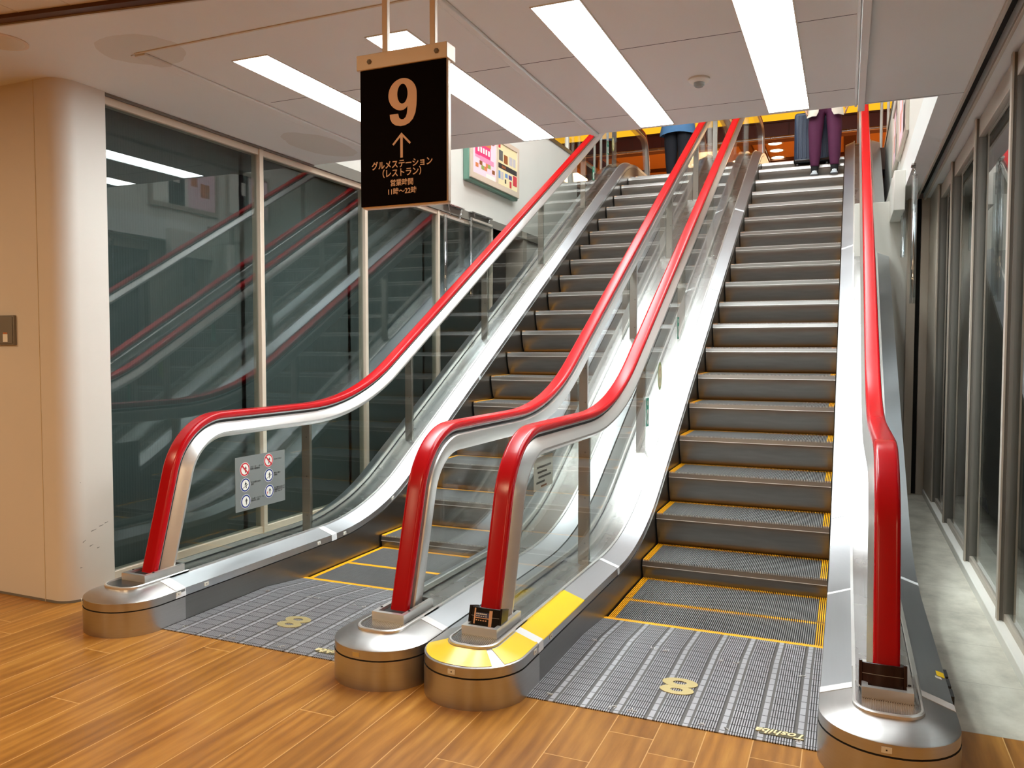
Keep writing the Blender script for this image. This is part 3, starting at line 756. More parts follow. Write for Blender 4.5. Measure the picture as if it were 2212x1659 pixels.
def escalator(label, cx, cL, cR, half, ic, z0, yref, kref, mode):
    esc = thing('escalator', label, 'escalator', (cx, -.3, 0))
    A = balustrade(esc, cL, 1, 'L'); B = balustrade(esc, cR, -1, 'R')
    tp = track(ic, z0)
    pos = along(tp, yref, 0 - kref, 22 - kref)
    pos = [p for p in pos if p[0] < 8.0]
    make_steps(esc, cx, half * 2 - .017, pos, mode)
    fp = landing(esc, cx, half - .001, z0)
    return esc, A, B, pos, fp

CXR, CXL = -.003, -1.784
cN, cR_, cL_, cM = -.698, .692, -2.475, -1.098
escR, N_, R_, posR, fpR = escalator('right hand escalator with yellow tape on its left pedestal and a traveller near the top', CXR, cN, cR_, .4975, -.5022, -.03, 1.3523, 3, 'R')
escL, L_, M_, posL, fpL = escalator('left hand escalator beside the dark window wall with a safety notice on its glass', CXL, cL_, cM, .4905, -.5808, -.04, 2.4642, 6, 'L')

# strip that fills the joint between the two middle balustrades
m = MB(); m.sweep(DECKP, [(-.0045, -.006), (.0045, -.006), (.0045, -.03), (-.0045, -.03)], (cN + cM) / 2, 1); m.build('joint_strip', 'dark_gap', escR)

# tapes and labels
tape(escR, cN, 1, -.60, .052); tape(escR, cN, 1, .52, .035)
lab(tape(escR, cN, 1, -.315, .52, mat='yellow_tape', name='yellow_tape', down=.002, lift=.0008), 'long yellow warning tape on the deck')
tape(escR, cN, 1, 2.35, .03); tape(escR, cN, 1, 3.9, .03); tape(escR, cN, 1, 5.6, .03)
tape(escR, cR_, -1, -.64, .045); tape(escR, cR_, -1, .47, .03); tape(escR, cR_, -1, 1.35, .03); tape(escR, cR_, -1, 2.9, .03); tape(escR, cR_, -1, 4.6, .03)
tape(escR, cR_, -1, -.62, .05, sd=-1, down=.03); tape(escR, cR_, -1, .75, .03, sd=-1, down=.03)
tape(escL, cL_, 1, -.645, .06); tape(escL, cL_, 1, .55, .05); tape(escL, cL_, 1, 2.6, .03); tape(escL, cL_, 1, 4.3, .03)
tape(escL, cM, -1, -.625, .045, sd=-1, down=.03); tape(escL, cM, -1, .7, .04)
# yellow tape on the front of the middle-right pedestal
def slope_patch(cx, a0, a1, lo, hi, mat, parent, name, n=24):
    def pt(a, f):
        o1 = outline(.194, -.940, .185, -.62, cx, .1532, 40); o2 = outline(.1, -.85, .075, -.62, cx, .1862, 40)
        q = a * (len(o1) - 1); i = min(int(q), len(o1) - 2); k = q - i
        p1 = Vector(o1[i]).lerp(Vector(o1[i + 1]), k); p2 = Vector(o2[i]).lerp(Vector(o2[i + 1]), k)
        return p1.lerp(p2, f) + Vector((0, 0, .0012))
    m = MB(); g = 6
    vs = [pt(a0 + (a1 - a0) * i / n, lo + (hi - lo) * j / g) for i in range(n + 1) for j in range(g + 1)]
    fs = [(i * (g + 1) + j, i * (g + 1) + j + 1, (i + 1) * (g + 1) + j + 1, (i + 1) * (g + 1) + j) for i in range(n) for j in range(g)]
    m.add(vs, fs); return m.build(name, mat, parent)
lab(slope_patch(cN, .06, .72, .04, .97, 'highlit_yellow_tape', N_['ped'], 'yellow_tape'), 'yellow tape round the pedestal front, paled by a painted highlight')
lab(slope_patch(cN, .80, 1.0, .02, .95, 'yellow_tape', N_['ped'], 'yellow_tape'), 'yellow tape on the pedestal side')
for (bal, cx, sd, mt) in ((L_, cL_, 1, 'label_white'), (M_, cM, -1, 'brass'), (N_, cN, 1, 'label_white'), (R_, cR_, -1, 'label_white')):
    label_plate(bal['ped'], (cx - .01 if cx != cL_ else cx - .13, -.9445 if cx != cL_ else -.905, .133), (1, 0, 0) if cx != cL_ else (1, -.75, 0), mt, mt != 'brass')
for (bal, cx, sd) in ((L_, cL_, 1), (N_, cN, 1)):
    label_plate(bal['ped'], (cx + .198, -.66, .134), (0, 1, 0)); label_plate(bal['ped'], (cx + .1965, -.485, .134), (0, 1, 0))
for y in (.40, .66): label_plate(L_['skirt'], (cL_ + .1965, y, zat(DECKP, y) - .02), (0, 1, .05))
label_plate(L_['skirt'], (cL_ + .1965, 1.22, zat(DECKP, 1.22) - .022), (0, 1, .35))
# stickers on the outer deck of the far right balustrade
m = MB(); m.obox((cR_ + .150, -.40, .1665), (.030, 0, -.008), (0, .009, 0), (0, 0, .0006)); lab(m.build('sticker', 'label_white', escR), 'white strip sticker')
m = MB(); m.obox((cR_ + .180, -.36, .1585), (.012, 0, -.0033), (0, .022, 0), (0, 0, .0006)); lab(m.build('sticker', 'yellow_tape', escR), 'small yellow sticker')
m = MB()
for k in range(3): m.box(cR_ + .196, cR_ + .206, -.52 + k * .085, -.455 + k * .085, .10, .15)
m.build('hinge', 'black_rubber', escR)

# ---- handrail guards clipped to the two inlets of the right escalator
def inlet_guard(cx, mat, label, card):
    t = thing('handrail_guard', label, 'handrail guard', (cx, -.70, .222))
    ax = Vector((0, .277, .961)); nx = Vector((0, -.961, .277))
    base = Vector((cx, -.660, .203))
    m = MB(); n = 10; ring = []
    for k in range(n + 1):
        q = -1 + 2 * k / n; ring.append((q * .066, .030 + .020 * (1 - q * q)))
    prof = ring + [(.066, .018), (-.066, .018)]
    rr = [[base + Vector((1, 0, 0)) * u + nx * d + ax * h for (u, d) in prof] for h in (-.004, .070)]
    m.loft(rr); sh = m.build('shell', mat, t, .002)
    m = MB(); r2 = [[base + Vector((1, 0, 0)) * u * 1.005 + nx * (d + .0008) + ax * h for (u, d) in ring] for h in (.036, .038)]
    m.loft(r2, 0, False, False); m.build('seam', 'grey_plastic', sh)
    for s2 in (-1, 1):
        m = MB(); m.obox(base + Vector((s2 * .064, 0, 0)) + nx * .004 + ax * .037, (.005, 0, 0), nx * .032, ax * .037); m.build('side_wing', mat, t, .001)
        m = MB(); m.cyl(base + Vector((s2 * .064, 0, -.006)) + nx * .022, base + Vector((s2 * .064, 0, .006)) + nx * .022, .004, 10); m.build('clip_screw', 'white_plastic', t)
    if card:
        def onf(u0, u1, h0, h1, mt, nm, lift=.0012):
            m = MB(); vs = []
            for u in [u0 + (u1 - u0) * i / 4 for i in range(5)]:
                q = u / .066; d = .030 + .020 * (1 - q * q) + lift
                vs += [base + Vector((u, 0, 0)) + nx * d + ax * h0, base + Vector((u, 0, 0)) + nx * d + ax * h1]
            m.add(vs, [(2 * i, 2 * i + 2, 2 * i + 3, 2 * i + 1) for i in range(4)]); return m.build(nm, mt, sh)
        onf(-.043, -.036, .008, .066, 'tan_strip', 'tape_strip'); onf(.022, .034, .004, .062, 'tan_strip', 'tape_strip')
        onf(-.036, .022, .030, .033, 'tan_strip', 'tape_strip', .0014)
        onf(-.036, .022, .034, .052, 'card_blue', 'label_card')
        for k in range(6): onf(-.033 + k * .008, -.027 + k * .008, .044, .049, 'label_white', 'label_mark', .0016)
        for k in range(5): onf(-.032 + k * .010, -.026 + k * .010, .037, .040, 'label_white', 'label_mark', .0016)
        for k in range(5): onf(-.032 + k * .010, -.026 + k * .010, .021, .025, 'tan_strip', 'label_mark', .0016)
    return t
inlet_guard(cN, 'black_plastic', 'black clip-on guard with a label card at the foot of a red handrail', True)
inlet_guard(cR_ - .012, 'brown_plastic', 'dark brown curved guard at the foot of the rightmost red handrail', False)

# ================================================================== NOTICES AND STICKERS ON THE GLASS
def pic_disc(parent, c, r, xd, yd, ring):
    m = MB(); nd = Vector(xd).cross(Vector(yd)); c = Vector(c)
    def disc(rad, lift, mi, n=28): m.add([c + nd * lift + Vector(xd) * rad * cos(2 * pi * k / n) + Vector(yd) * rad * sin(2 * pi * k / n) for k in range(n)], [tuple(range(n))], mi)
    disc(r * 1.06, .0008, 1); disc(r, .0012, 0); disc(r * .78, .0016, 1)
    return m, nd
def figure(m, c, xd, yd, nd, s, mi, lean=0.0, arms=True):
    xd, yd = Vector(xd), Vector(yd); c = Vector(c) + nd * .002
    def q(pts): m.add([c + xd * (x + lean * y) * s + yd * y * s for x, y in pts], [tuple(range(len(pts)))], mi)
    q([(.13 * cos(k * pi / 6), .78 + .13 * sin(k * pi / 6)) for k in range(12)])
    q([(-.2, .6), (-.16, -.05), (.16, -.05), (.2, .6)]); q([(-.16, -.05), (-.14, -.85), (-.02, -.85), (0, -.05)]); q([(0, -.05), (.02, -.85), (.14, -.85), (.16, -.05)])
    if arms: q([(-.2, .6), (-.55, 0), (-.47, -.06), (-.14, .45)]); q([(.2, .6), (.55, 0), (.47, -.06), (.14, .45)])
XG = cL_ + .0405
t = thing('safety_notice', 'grey safety notice with six round pictograms on the left escalator glass', 'notice', (XG, .085, .40))
m = MB(); m.box(XG + .0003, XG + .002, -.112, .290, .395, .690); bd = m.build('board', 'notice_grey', t)
xd, yd = (0, 1, 0), (0, 0, 1)
items = [(-.040, .620, 'sign_red', 'ベビーカー・カート\n車椅子使用禁止'), (-.038, .535, 'sign_blue', 'すその巻き込み\n注意'), (-.036, .445, 'sign_blue', 'ゴム底・ハイヒール\n挟まれに注意'),
         (.150, .645, 'sign_red', 'かけださない'), (.152, .560, 'sign_blue', '黄色い線の\n内側に'), (.154, .470, 'sign_blue', 'お子様はかならず\n保護者が手をひいて\n手をつないで')]
for i, (yy, zz, rg, tx) in enumerate(items):
    c = Vector((XG + .002, yy, zz)); mm, nd = pic_disc(bd, c, .036, xd, yd, rg)
    figure(mm, c + Vector((0, .004, -.001)), xd, yd, nd, .021, 2, .35 if i == 3 else .12 if i == 0 else -.15 if i == 1 else 0)
    if i == 5: figure(mm, c + Vector((0, -.016, -.008)), xd, yd, nd, .011, 3)
    if rg == 'sign_red':
        mm.add([c + nd * .0026 + Vector((0, a * .026 + b * .003, -a * .026 + b * .003)) for a, b in ((-1, -1), (1, -1), (1, 1), (-1, 1))], [(0, 1, 2, 3)], 0)
    if i in (1, 4): mm.add([c + nd * .0019 + Vector((0, a, b)) for a, b in ((-.024, -.016), (.024, .004), (.024, .001), (-.024, -.019))], [(0, 1, 2, 3)], 2)
    mm.build('pictogram', [rg, 'paper', 'ink', 'sign_red'], bd)
    text(tx, .0112, 'ink', bd, frame_mtx((XG + .0026, yy + .043, zz), xd, yd), 'notice_text', .0002, 0, 0, 'LEFT')

def green_sticker(x, y, z, label, h=.155, w=.055):
    t = thing('sticker', label, 'sticker', (x, y, z))
    m = MB(); m.box(x + .0003, x + .0012, y - w / 2, y + w / 2, z - h / 2, z + h / 2); b = m.build('backing', 'sign_green', t)
    m = MB(); c = Vector((x + .0016, y, z - h * .16))
    m.add([c + Vector((0, w * .36 * cos(2 * pi * k / 24), h * .27 * sin(2 * pi * k / 24))) for k in range(24)], [tuple(range(24))])
    for s2 in (-1, 1): m.add([c + Vector((.0006, s2 * w * .10 + w * .07 * cos(2 * pi * k / 14), h * .14 * sin(2 * pi * k / 14))) for k in range(14)], [tuple(range(14))], 1)
    m.build('footprint_mark', ['paper', 'sign_green'], b)
    text('手すりに\nおつかまり\nください', .0105, 'paper', b, frame_mtx((x + .0016, y, z + h * .32), (0, 1, 0), (0, 0, 1)), 'sticker_text', .0002)
def oval_sticker(x, y, z, label, ry=.065, rz=.10):
    t = thing('sticker', label, 'sticker', (x, y, z)); m = MB()
    def ov(k, lift, mi): m.add([(x + lift, y + ry * k * cos(2 * pi * i / 30), z + rz * k * sin(2 * pi * i / 30)) for i in range(30)], [tuple(range(30))], mi)
    ov(1, .0008, 0); ov(.80, .0014, 1)
    b = m.build('backing', ['print_gn1', 'print_cr1'], t)
    m = MB(); figure(m, (x, y, z + .035), (0, 1, 0), (0, 0, 1), Vector((1, 0, 0)), .028, 0)
    for s2 in (-1, 1): figure(m, (x, y + s2 * .02, z - .03), (0, 1, 0), (0, 0, 1), Vector((1, 0, 0)), .024, 1, 0, False)
    m.build('figure_mark', ['print_br1', 'sign_green'], b)
XN = cN + .0405
green_sticker(XN, 2.80, 1.44, 'upper green sticker on the glass of the right escalator', .17, .06)
oval_sticker(XN, 2.16, 1.085, 'oval yellow sticker with figures on the right escalator glass')
green_sticker(XN, 1.79, .855, 'lower green sticker overlapping a post of the right escalator', .19, .075)
green_sticker(XG, 6.95, 3.97, 'upper green sticker on the left escalator glass near the top', .17, .075)
oval_sticker(XG, 7.20, 4.08, 'oval yellow sticker beside a green one on the left escalator glass', .06, .095)
green_sticker(XG, 6.30, 3.50, 'lower green sticker on the left escalator glass near the top', .17, .075)
# paper notice behind the middle-right glass
t = thing('paper_notice', 'white paper notice with printed lines taped inside the middle right glass', 'notice', (cN + .031, -.14, .66))
m = MB(); m.box(cN + .029, cN + .0312, -.252, -.02, .66, .80); b = m.build('sheet', 'paper', t)
m = MB()
for k, (a, bq) in enumerate([(-.22, -.05), (-.21, -.10), (-.20, -.045), (-.225, -.12)]):
    yy = a
    while yy < bq: m.box(cN + .0313, cN + .0317, yy, yy + .008, .752 - k * .022, .761 - k * .022); yy += .0105
m.box(cN + .0313, cN + .0317, -.17, -.10, .667, .675, 1)
m.build('printed_line', ['ink', 'print_br1'], b)

# ================================================================== HANGING SIGN
ys = -1.2; x0, x1 = -.898, -.585
t = thing('hanging_sign', 'black hanging sign with a large 9, an arrow and Japanese lettering', 'sign', ((x0 + x1) / 2, ys, 1.72))
m = MB(); m.box(x0, x1, ys, ys + .030, 1.722, 2.17); m.build('backing_board', 'cream_metal', t, .008)
m = MB(); m.box(x0 + .001, x1 - .001, ys - .006, ys, 1.720 + .008, 2.168); fc = m.build('face_panel', 'sign_black', t, .004)
m = MB(); m.box(x0 - .008, x1 + .005, ys - .012, ys + .046, 2.160, 2.208); cp = m.build('top_cap', 'cream_metal', t, .002)
for xx in (-.812, -.640):
    m = MB(); m.lathe((xx + (-.045 if xx < -.7 else .025), ys - .012, 2.183), [(.008, 0), (.008, -.004), (.005, -.006)], 6, axis='y'); m.build('bolt', 'grey_plastic', cp)
    m = MB(); m.box(xx - .0095, xx + .0095, ys + .006, ys + .024, 2.2, 2.70); m.build('hanger_pole', 'cream_metal', t, .002)
yf = ys - .0065; xm = (x0 + x1) / 2 - .002
fm = lambda x, z: frame_mtx((x, yf, z), (1, 0, 0), (0, 0, 1))
def glyph(loops, mat, parent, mtx, name):
    c = bpy.data.curves.new('g', 'CURVE'); c.dimensions = '2D'; c.fill_mode = 'BOTH'; c.extrude = .0006
    for lp in loops:
        sp = c.splines.new('POLY'); sp.points.add(len(lp) - 1); sp.use_cyclic_u = True
        for q, (x, y) in zip(sp.points, lp): q.co = (x, y, 0, 1)
    o = bpy.data.objects.new('g', c); COL.objects.link(o); bpy.context.view_layer.update()
    me = bpy.data.meshes.new_from_object(o.evaluated_get(bpy.context.evaluated_depsgraph_get()))
    bpy.data.objects.remove(o); bpy.data.curves.remove(c)
    org = ORG[parent.name]; me.transform(Matrix.Translation(-org) @ mtx); me.materials.clear(); me.materials.append(MAT[mat])
    r = bpy.data.objects.new(name, me); COL.objects.link(r); r.parent = parent; ORG[r.name] = org; return r
def ell(cx, cy, rx, ry, a0, a1, n, pw=1.0):
    return [(cx + rx * cos(radians(a0 + (a1 - a0) * k / n)), cy + ry * sin(radians(a0 + (a1 - a0) * k / n))) for k in range(n + 1)]
nine = ell(0, .66, .5, .34, 0, 180, 24) + ell(0, .66, .5, .335, 180, 262, 12) + [(.03, .335), (.12, .365), (.175, .41)]
nine += [(.172, .33), (.155, .245), (.11, .175), (.03, .135), (-.05, .140), (-.12, .175), (-.155, .265), (-.455, .265)]
nine += [(-.44, .17), (-.37, .085), (-.25, .025), (-.08, 0), (.08, .005), (.24, .045), (.37, .125), (.455, .25), (.49, .40), (.5, .53)]
hole = ell(0, .675, .185, .21, 0, 360, 28)[:-1]
sc9 = lambda L: [(x * .102, (y - .5) * .147) for x, y in L]
glyph([sc9(nine), sc9(hole)], 'sign_letters', fc, fm(xm + .004, 2.045), 'lettering')
az = 1.915
glyph([[(0, .036), (.0335, .0025), (.029, -.002), (.0045, .0225), (.0045, -.042), (-.0045, -.042), (-.0045, .0225), (-.029, -.002), (-.0335, .0025)]], 'sign_letters', fc, fm(xm, az), 'arrow')
text('グルメステーション', .0275, 'sign_letters', fc, fm(xm, 1.853), 'lettering', .0006, .0005, 0, 'CENTER', .90)
text('（レストラン）', .0275, 'sign_letters', fc, fm(xm, 1.826), 'lettering', .0006, .0005, 0, 'CENTER', .90)
text('営業時間', .0225, 'sign_letters', fc, fm(xm, 1.795), 'lettering', .0006, .0003, 0, 'CENTER', .95)
text('11時～22時', .0225, 'sign_letters', fc, fm(xm, 1.768), 'lettering', .0006, .0003, 0, 'CENTER', .95)

# ================================================================== POSTERS ON THE VOID WALLS
def rects(m, x, y0, y1, z0, z1, lst, flip=1):
    for i, (a, b, c, d, mi) in enumerate(lst):
        yy0 = y0 + (y1 - y0) * a; yy1 = y0 + (y1 - y0) * b; zz0 = z1 - (z1 - z0) * d; zz1 = z1 - (z1 - z0) * c
        xx = x + flip * (.0006 + .00008 * i)
        m.add([(xx, yy0, zz0), (xx, yy1, zz0), (xx, yy1, zz1), (xx, yy0, zz1)], [(0, 1, 2, 3)], mi)
t = thing('poster_case', 'green edged poster case on the white wall above the left windows', 'poster case', (-3.0, 4.4, 2.97))
X0 = -3.0; ya, yb_, za, zb = 3.74, 5.02, 2.965, 3.56
m = MB(); m.box(X0, X0 + .062, ya, yb_, za, zb); m.build('case_body', 'board_green', t, .010)
m = MB(); fx = X0 + .062
for a in ((ya + .02, ya + .075, za + .09, zb - .06), (yb_ - .06, yb_ - .0, za + .09, zb - .06), (ya + .02, yb_, za + .03, za + .09), (ya + .02, yb_, zb - .06, zb - .01), (4.385, 4.435, za + .09, zb - .06)): m.box(fx - .004, fx + .018, *a)
fr = m.build('frame', 'cream_metal', t, .002)
rnd = random.Random(3)
pa, pb = 3.815, 4.385
lst = [(0, 1, 0, 1, 1), (.05, .55, .05, .2, 3), (.5, .95, .02, .16, 0), (.1, .75, .28, .56, 0), (.3, .9, .55, .66, 2), (.1, .6, .56, .62, 2)]
for k in range(16): a = rnd.uniform(.03, .85); c = rnd.choice([.66, .74, .82, .1, .2]); lst.append((a, a + .12, c, c + .09, rnd.choice([3, 4, 5, 3])))
for k in range(5): lst.append((.2 + k * .11, .27 + k * .11, .36, .48, 6))
lst.append((.55, .95, .88, .98, 6))
m = MB(); m.box(fx - .002, fx + .010, pa, pb, za + .08, zb - .05, 1); rects(m, fx + .010, pa, pb, za + .08, zb - .05, lst)
lab(m.build('poster', ['print_pk2', 'print_pk3', 'print_pk1', 'print_or1', 'print_gn1', 'print_br1', 'paper'], t), 'pink food poster')
pa, pb = 4.435, 4.965
lst = [(0, 1, 0, 1, 0), (.03, .13, .05, .14, 4), (.05, .25, .18, .42, 2), (.30, .50, .24, .44, 6), (.58, .75, .22, .42, 5), (.78, .92, .22, .42, 5), (0, 1, .48, .60, 1), (.2, .4, .51, .57, 6), (.03, .13, .66, .84, 3), (.16, .28, .66, .84, 5), (.36, .5, .66, .76, 3), (.55, .72, .66, .76, 7), (.78, .99, .62, .86, 4), (.35, .42, .8, .9, 1), (.6, .7, .80, .95, 4)]
m = MB(); m.box(fx - .002, fx + .010, pa, pb, za + .08, zb - .05, 0); rects(m, fx + .010, pa, pb, za + .08, zb - .05, lst)
lab(m.build('poster', ['print_cr1', 'print_bk1', 'print_bk2', 'print_bl1', 'print_rd1', 'print_gy1', 'print_br1', 'print_vi1'], t), 'cream product poster')
for (ya, yb_, za, zb, lb) in ((3.50, 4.60, 2.97, 3.62, 'framed poster on the white wall above the right passage, nearer one'), (4.75, 5.6, 3.02, 3.66, 'framed poster on the white wall above the right passage, farther one')):
    t = thing('framed_poster', lb, 'poster', (.97, (ya + yb_) / 2, za))
    m = MB()
    for a in ((ya, ya + .05, za + .05, zb - .05), (yb_ - .05, yb_, za + .05, zb - .05), (ya, yb_, za, za + .05), (ya, yb_, zb - .05, zb)): m.box(.945, .97, *a)
    m.build('frame', 'sash_aluminium', t, .003)
    m = MB(); m.box(.958, .966, ya + .04, yb_ - .04, za + .04, zb - .04); rects(m, .958, ya + .04, yb_ - .04, za + .04, zb - .04, [(0, .24, 0, 1, 0), (.25, .5, 0, 1, 1), (.32, .42, .2, .5, 0), (.55, 1, 0, 1, 2), (.6, .7, .2, .5, 3), (.75, .9, .4, .7, 3)], -1)
    m.build('poster', ['paper', 'print_bk1', 'print_pk3', 'print_or1'], t)

# ================================================================== HANGING ACRYLIC GUARDS
def chain(m, p0, p1, n):
    p0, p1 = Vector(p0), Vector(p1); d = (p1 - p0) / n
    for k in range(n):
        c = p0 + d * (k + .5); ax = d.normalized(); s = ax.cross(Vector((1, 0, 0)) if k % 2 else Vector((0, 1, 0))).normalized()
        L = d.length * .62; r = d.length * .28
        m.tube([c + ax * L * cos(2 * pi * i / 10) + s * r * sin(2 * pi * i / 10) for i in range(11)], .0022, 6)
def hanging_guard(x, y0, y1, z1, z0, label, top):
    t = thing('hanging_guard', label, 'hanging guard', (x, y0, z0), 'clear guards hung beside the handrails')
    zs = z0 + (y1 - y0) * .58
    m = MB(); m.prism([(x - .003, y0 + .02, z0), (x - .003, y1, min(zs, z1 - .05)), (x - .003, y1, z1), (x - .003, y0 + .02, z1)], (.006, 0, 0)); m.build('sheet', 'acrylic', t)
    m = MB(); m.cyl((x, y0, z0), (x, y0, z1), .019, 18); tb = m.build('edge_tube', 'acrylic_edge', t)
    if x > 0: m = MB(); m.cyl((x + .012, y1, z0 + .05), (x + .012, y1, z1), .014, 16); m.build('edge_tube', 'acrylic_edge', t)
    m = MB(); m.box(x - .004, x + .004, y0 + .03, y1 - .02, z1 - .022, z1); m.build('clamp_bar', 'sash_aluminium', t, .001)
    m = MB(); m.box(x - .05 if x < 0 else x - .02, x + .006, y0 + .02, y1 - .02, top - .012, top); m.build('hanger_bar', 'steel', t)
    m = MB(); chain(m, (x, y0 + .10, z1), (x, y0 + .06, top), 6); chain(m, (x, y1 - .12, z1), (x, y1 - .06, top), 6); m.build('chain', 'steel', t)
hanging_guard(-2.95, 3.27, 3.68, 2.54, 1.55, 'clear acrylic guard on chains by the last left window, nearer one', 2.66)
hanging_guard(-2.95, 3.82, 4.36, 2.60, 1.80, 'clear acrylic guard on chains by the last left window, farther one', 2.665)
hanging_guard(.978, 2.88, 3.02, 2.50, 1.60, 'clear acrylic guard on chains beside the right passage, nearer one', 2.588)
hanging_guard(.978, 4.05, 4.20, 2.50, 2.05, 'clear acrylic guard on chains beside the right passage, farther one', 2.588)

# ================================================================== UPSTAIRS RAILINGS
def railing(x0, x1, y, z0, xs, label):
    t = thing('railing', label, 'railing', ((x0 + x1) / 2, y, z0))
    m = MB(); m.cyl((x0, y, z0 + .95), (x1, y, z0 + .95), .025); m.build('top_rail', 'steel', t)
    for x in xs:
        m = MB(); m.cyl((x, y, z0), (x, y, z0 + .94), .018); m.build('baluster', 'white_plastic', t)
railing(-3.0, -2.68, 8.05, 3.88, [-2.96, -2.86, -2.76], 'white tube railing upstairs left of the left escalator')
railing(.89, 1.09, 8.05, 3.88, [.92, 1.0, 1.07], 'white tube railing upstairs right of the right escalator')
t = thing('glass_railing', 'glass railing with a metal base along the upstairs edge on the left', 'railing', (-3.08, 6.6, 4.0))
m = MB(); m.box(-3.085, -3.075, 5.6, 8.0, 4.01, 4.85); m.build('glass_pane', 'clear_glass', t)
m = MB(); m.cyl((-3.08, 5.6, 4.88), (-3.08, 8.0, 4.88), .03); m.build('top_rail', 'steel', t)
for yy in (5.6, 7.15): m = MB(); m.box(-3.10, -3.06, yy - .03, yy + .03, 4.0, 4.88); m.build('post', 'white_plastic', t)
m = MB(); m.box(-6.5, -3.6, 6.2, 6.9, 3.88, 6.4); struct(m.build('wall_hall_pier', 'white_wall'))

# ================================================================== PEOPLE
def skin_mesh(name, mat, parent, joints, edges, root, subsurf=2, loc=Vector()):
    """one continuous tapering surface grown from joints (name -> (pos, radius x, radius y))"""
    me = bpy.data.meshes.new(name); bm = bmesh.new(); ly = bm.verts.layers.skin.verify(); vv = {}
    org = ORG[parent.name]
    for k, (p, rx, ry) in joints.items():
        v = bm.verts.new(Vector(p) + loc - org); v[ly].radius = (rx, ry); v[ly].use_root = (k == root); vv[k] = v
    for a, b in edges: bm.edges.new((vv[a], vv[b]))
    bm.to_mesh(me); bm.free(); me.materials.append(MAT[mat])
    o = bpy.data.objects.new(name, me); COL.objects.link(o); o.parent = parent; ORG[o.name] = org
    s = o.modifiers.new('skin', 'SKIN'); s.use_smooth_shade = True; s.branch_smoothing = .6
    u = o.modifiers.new('smooth', 'SUBSURF'); u.levels = subsurf; u.render_levels = subsurf
    return o
def person(label, base, face, stance, arm, hairmat, hairlong, trousers, top, topname, shoe, ankle, split, sc=.95, wide=1.0, hem=.86):
    """base: floor point between the feet; face: +1 looks along +y, -1 looks towards us"""
    t = thing('person', label, 'person', base); B = Vector(base); f = face
    def J(x, y, z): return Vector((x, y * f, z)) * sc
    fl, fr_ = stance
    body = {'pel': (J(0, 0, .93), .125, .10), 'ab': (J(0, .01, 1.06), .115, .09), 'ch': (J(0, 0, 1.28), .135, .095), 'nk': (J(0, .0, 1.44), .06, .06), 'nk2': (J(0, .015, 1.50), .052, .055), 'hd1': (J(0, .03, 1.57), .068, .080), 'hd2': (J(0, .02, 1.66), .074, .090), 'hd3': (J(0, .01, 1.70), .055, .07)}
    ed = [('pel', 'ab'), ('ab', 'ch'), ('ch', 'nk'), ('nk', 'nk2'), ('nk2', 'hd1'), ('hd1', 'hd2'), ('hd2', 'hd3')]
    for s, ft, am in ((-1, fl, arm[0]), (1, fr_, arm[1])):
        k = 'l' if s < 0 else 'r'
        body.update({k + 'h': (J(s * .09, 0, .88), .085, .085), k + 'k': (J(s * .10 + ft[0] * .5, .02 + ft[1] * .5, .49), .056, .06), k + 'c': (J(s * .10 + ft[0] * .7, -.01 + ft[1] * .75, .33), .052, .056), k + 'a': (J(s * .10 + ft[0], ft[1], .09), .036, .04)})
        ed += [('pel', k + 'h'), (k + 'h', k + 'k'), (k + 'k', k + 'c'), (k + 'c', k + 'a')]
        body.update({k + 's': (J(s * .17, 0, 1.39), .058, .058), k + 'e': (J(s * .215, am[0], 1.12), .043, .043), k + 'w': (J(s * .225 + am[1], am[2], .90), .028, .030), k + 'p': (J(s * .226 + am[1], am[2] + .012, .845), .034, .020)})
        ed += [('ch', k + 's'), (k + 's', k + 'e'), (k + 'e', k + 'w'), (k + 'w', k + 'p')]
        for i in range(4):
            q = (i - 1.5) * .019; L = (.055, .068, .064, .048)[i]
            body.update({k + 'f%d' % i: (J(s * .226 + am[1] - s * .004, am[2] + .012 + q, .81), .0095, .0095), k + 'g%d' % i: (J(s * .226 + am[1] - s * .012, am[2] + .016 + q, .81 - L * .6), .0085, .0085), k + 'i%d' % i: (J(s * .226 + am[1] - s * .026, am[2] + .02 + q, .81 - L), .007, .007)})
            ed += [(k + 'p', k + 'f%d' % i), (k + 'f%d' % i, k + 'g%d' % i), (k + 'g%d' % i, k + 'i%d' % i)]
        body.update({k + 't': (J(s * .222 + am[1] - s * .012, am[2] + .05, .835), .010, .010), k + 'u': (J(s * .222 + am[1] - s * .022, am[2] + .062, .80), .008, .008)})
        ed += [(k + 'w', k + 't'), (k + 't', k + 'u')]
    bd = skin_mesh('body', 'skin', t, {k: (B + p, a, b) for k, (p, a, b) in body.items()}, ed, 'pel', 1)
    # face
    m = MB()
    for s in (-1, 1): m.sphere(B + J(s * .031, .098, 1.625), .012, .007, .007, 12, 8, 0); m.sphere(B + J(s * .031, .104, 1.625), .006, .004, .006, 10, 6, 1)
    m.build('eye', ['paper', 'ink'], bd)
    m = MB(); m.loft([[B + J(-.006, .10, 1.628), B + J(.006, .10, 1.628), B + J(0, .104, 1.63)], [B + J(-.014, .104, 1.585), B + J(.014, .104, 1.585), B + J(0, .126, 1.588)], [B + J(-.010, .10, 1.578), B + J(.010, .10, 1.578), B + J(0, .112, 1.578)]]); m.build('nose', 'skin', bd)
    m = MB(); m.sphere(B + J(0, .100, 1.548), .024, .010, .007, 14, 8); m.build('mouth', 'print_rd1', bd)
    m = MB()
    for s in (-1, 1): m.sphere(B + J(s * .079, .005, 1.61), .010, .018, .030, 10, 8)
    m.build('ear', 'skin', bd)
    m = MB(); m.sphere(B + J(0, -.005, 1.675), .088, .105, .085, 22, 14)
    if hairlong: m.sphere(B + J(0, -.055, 1.56), .085, .055, .13, 18, 12)
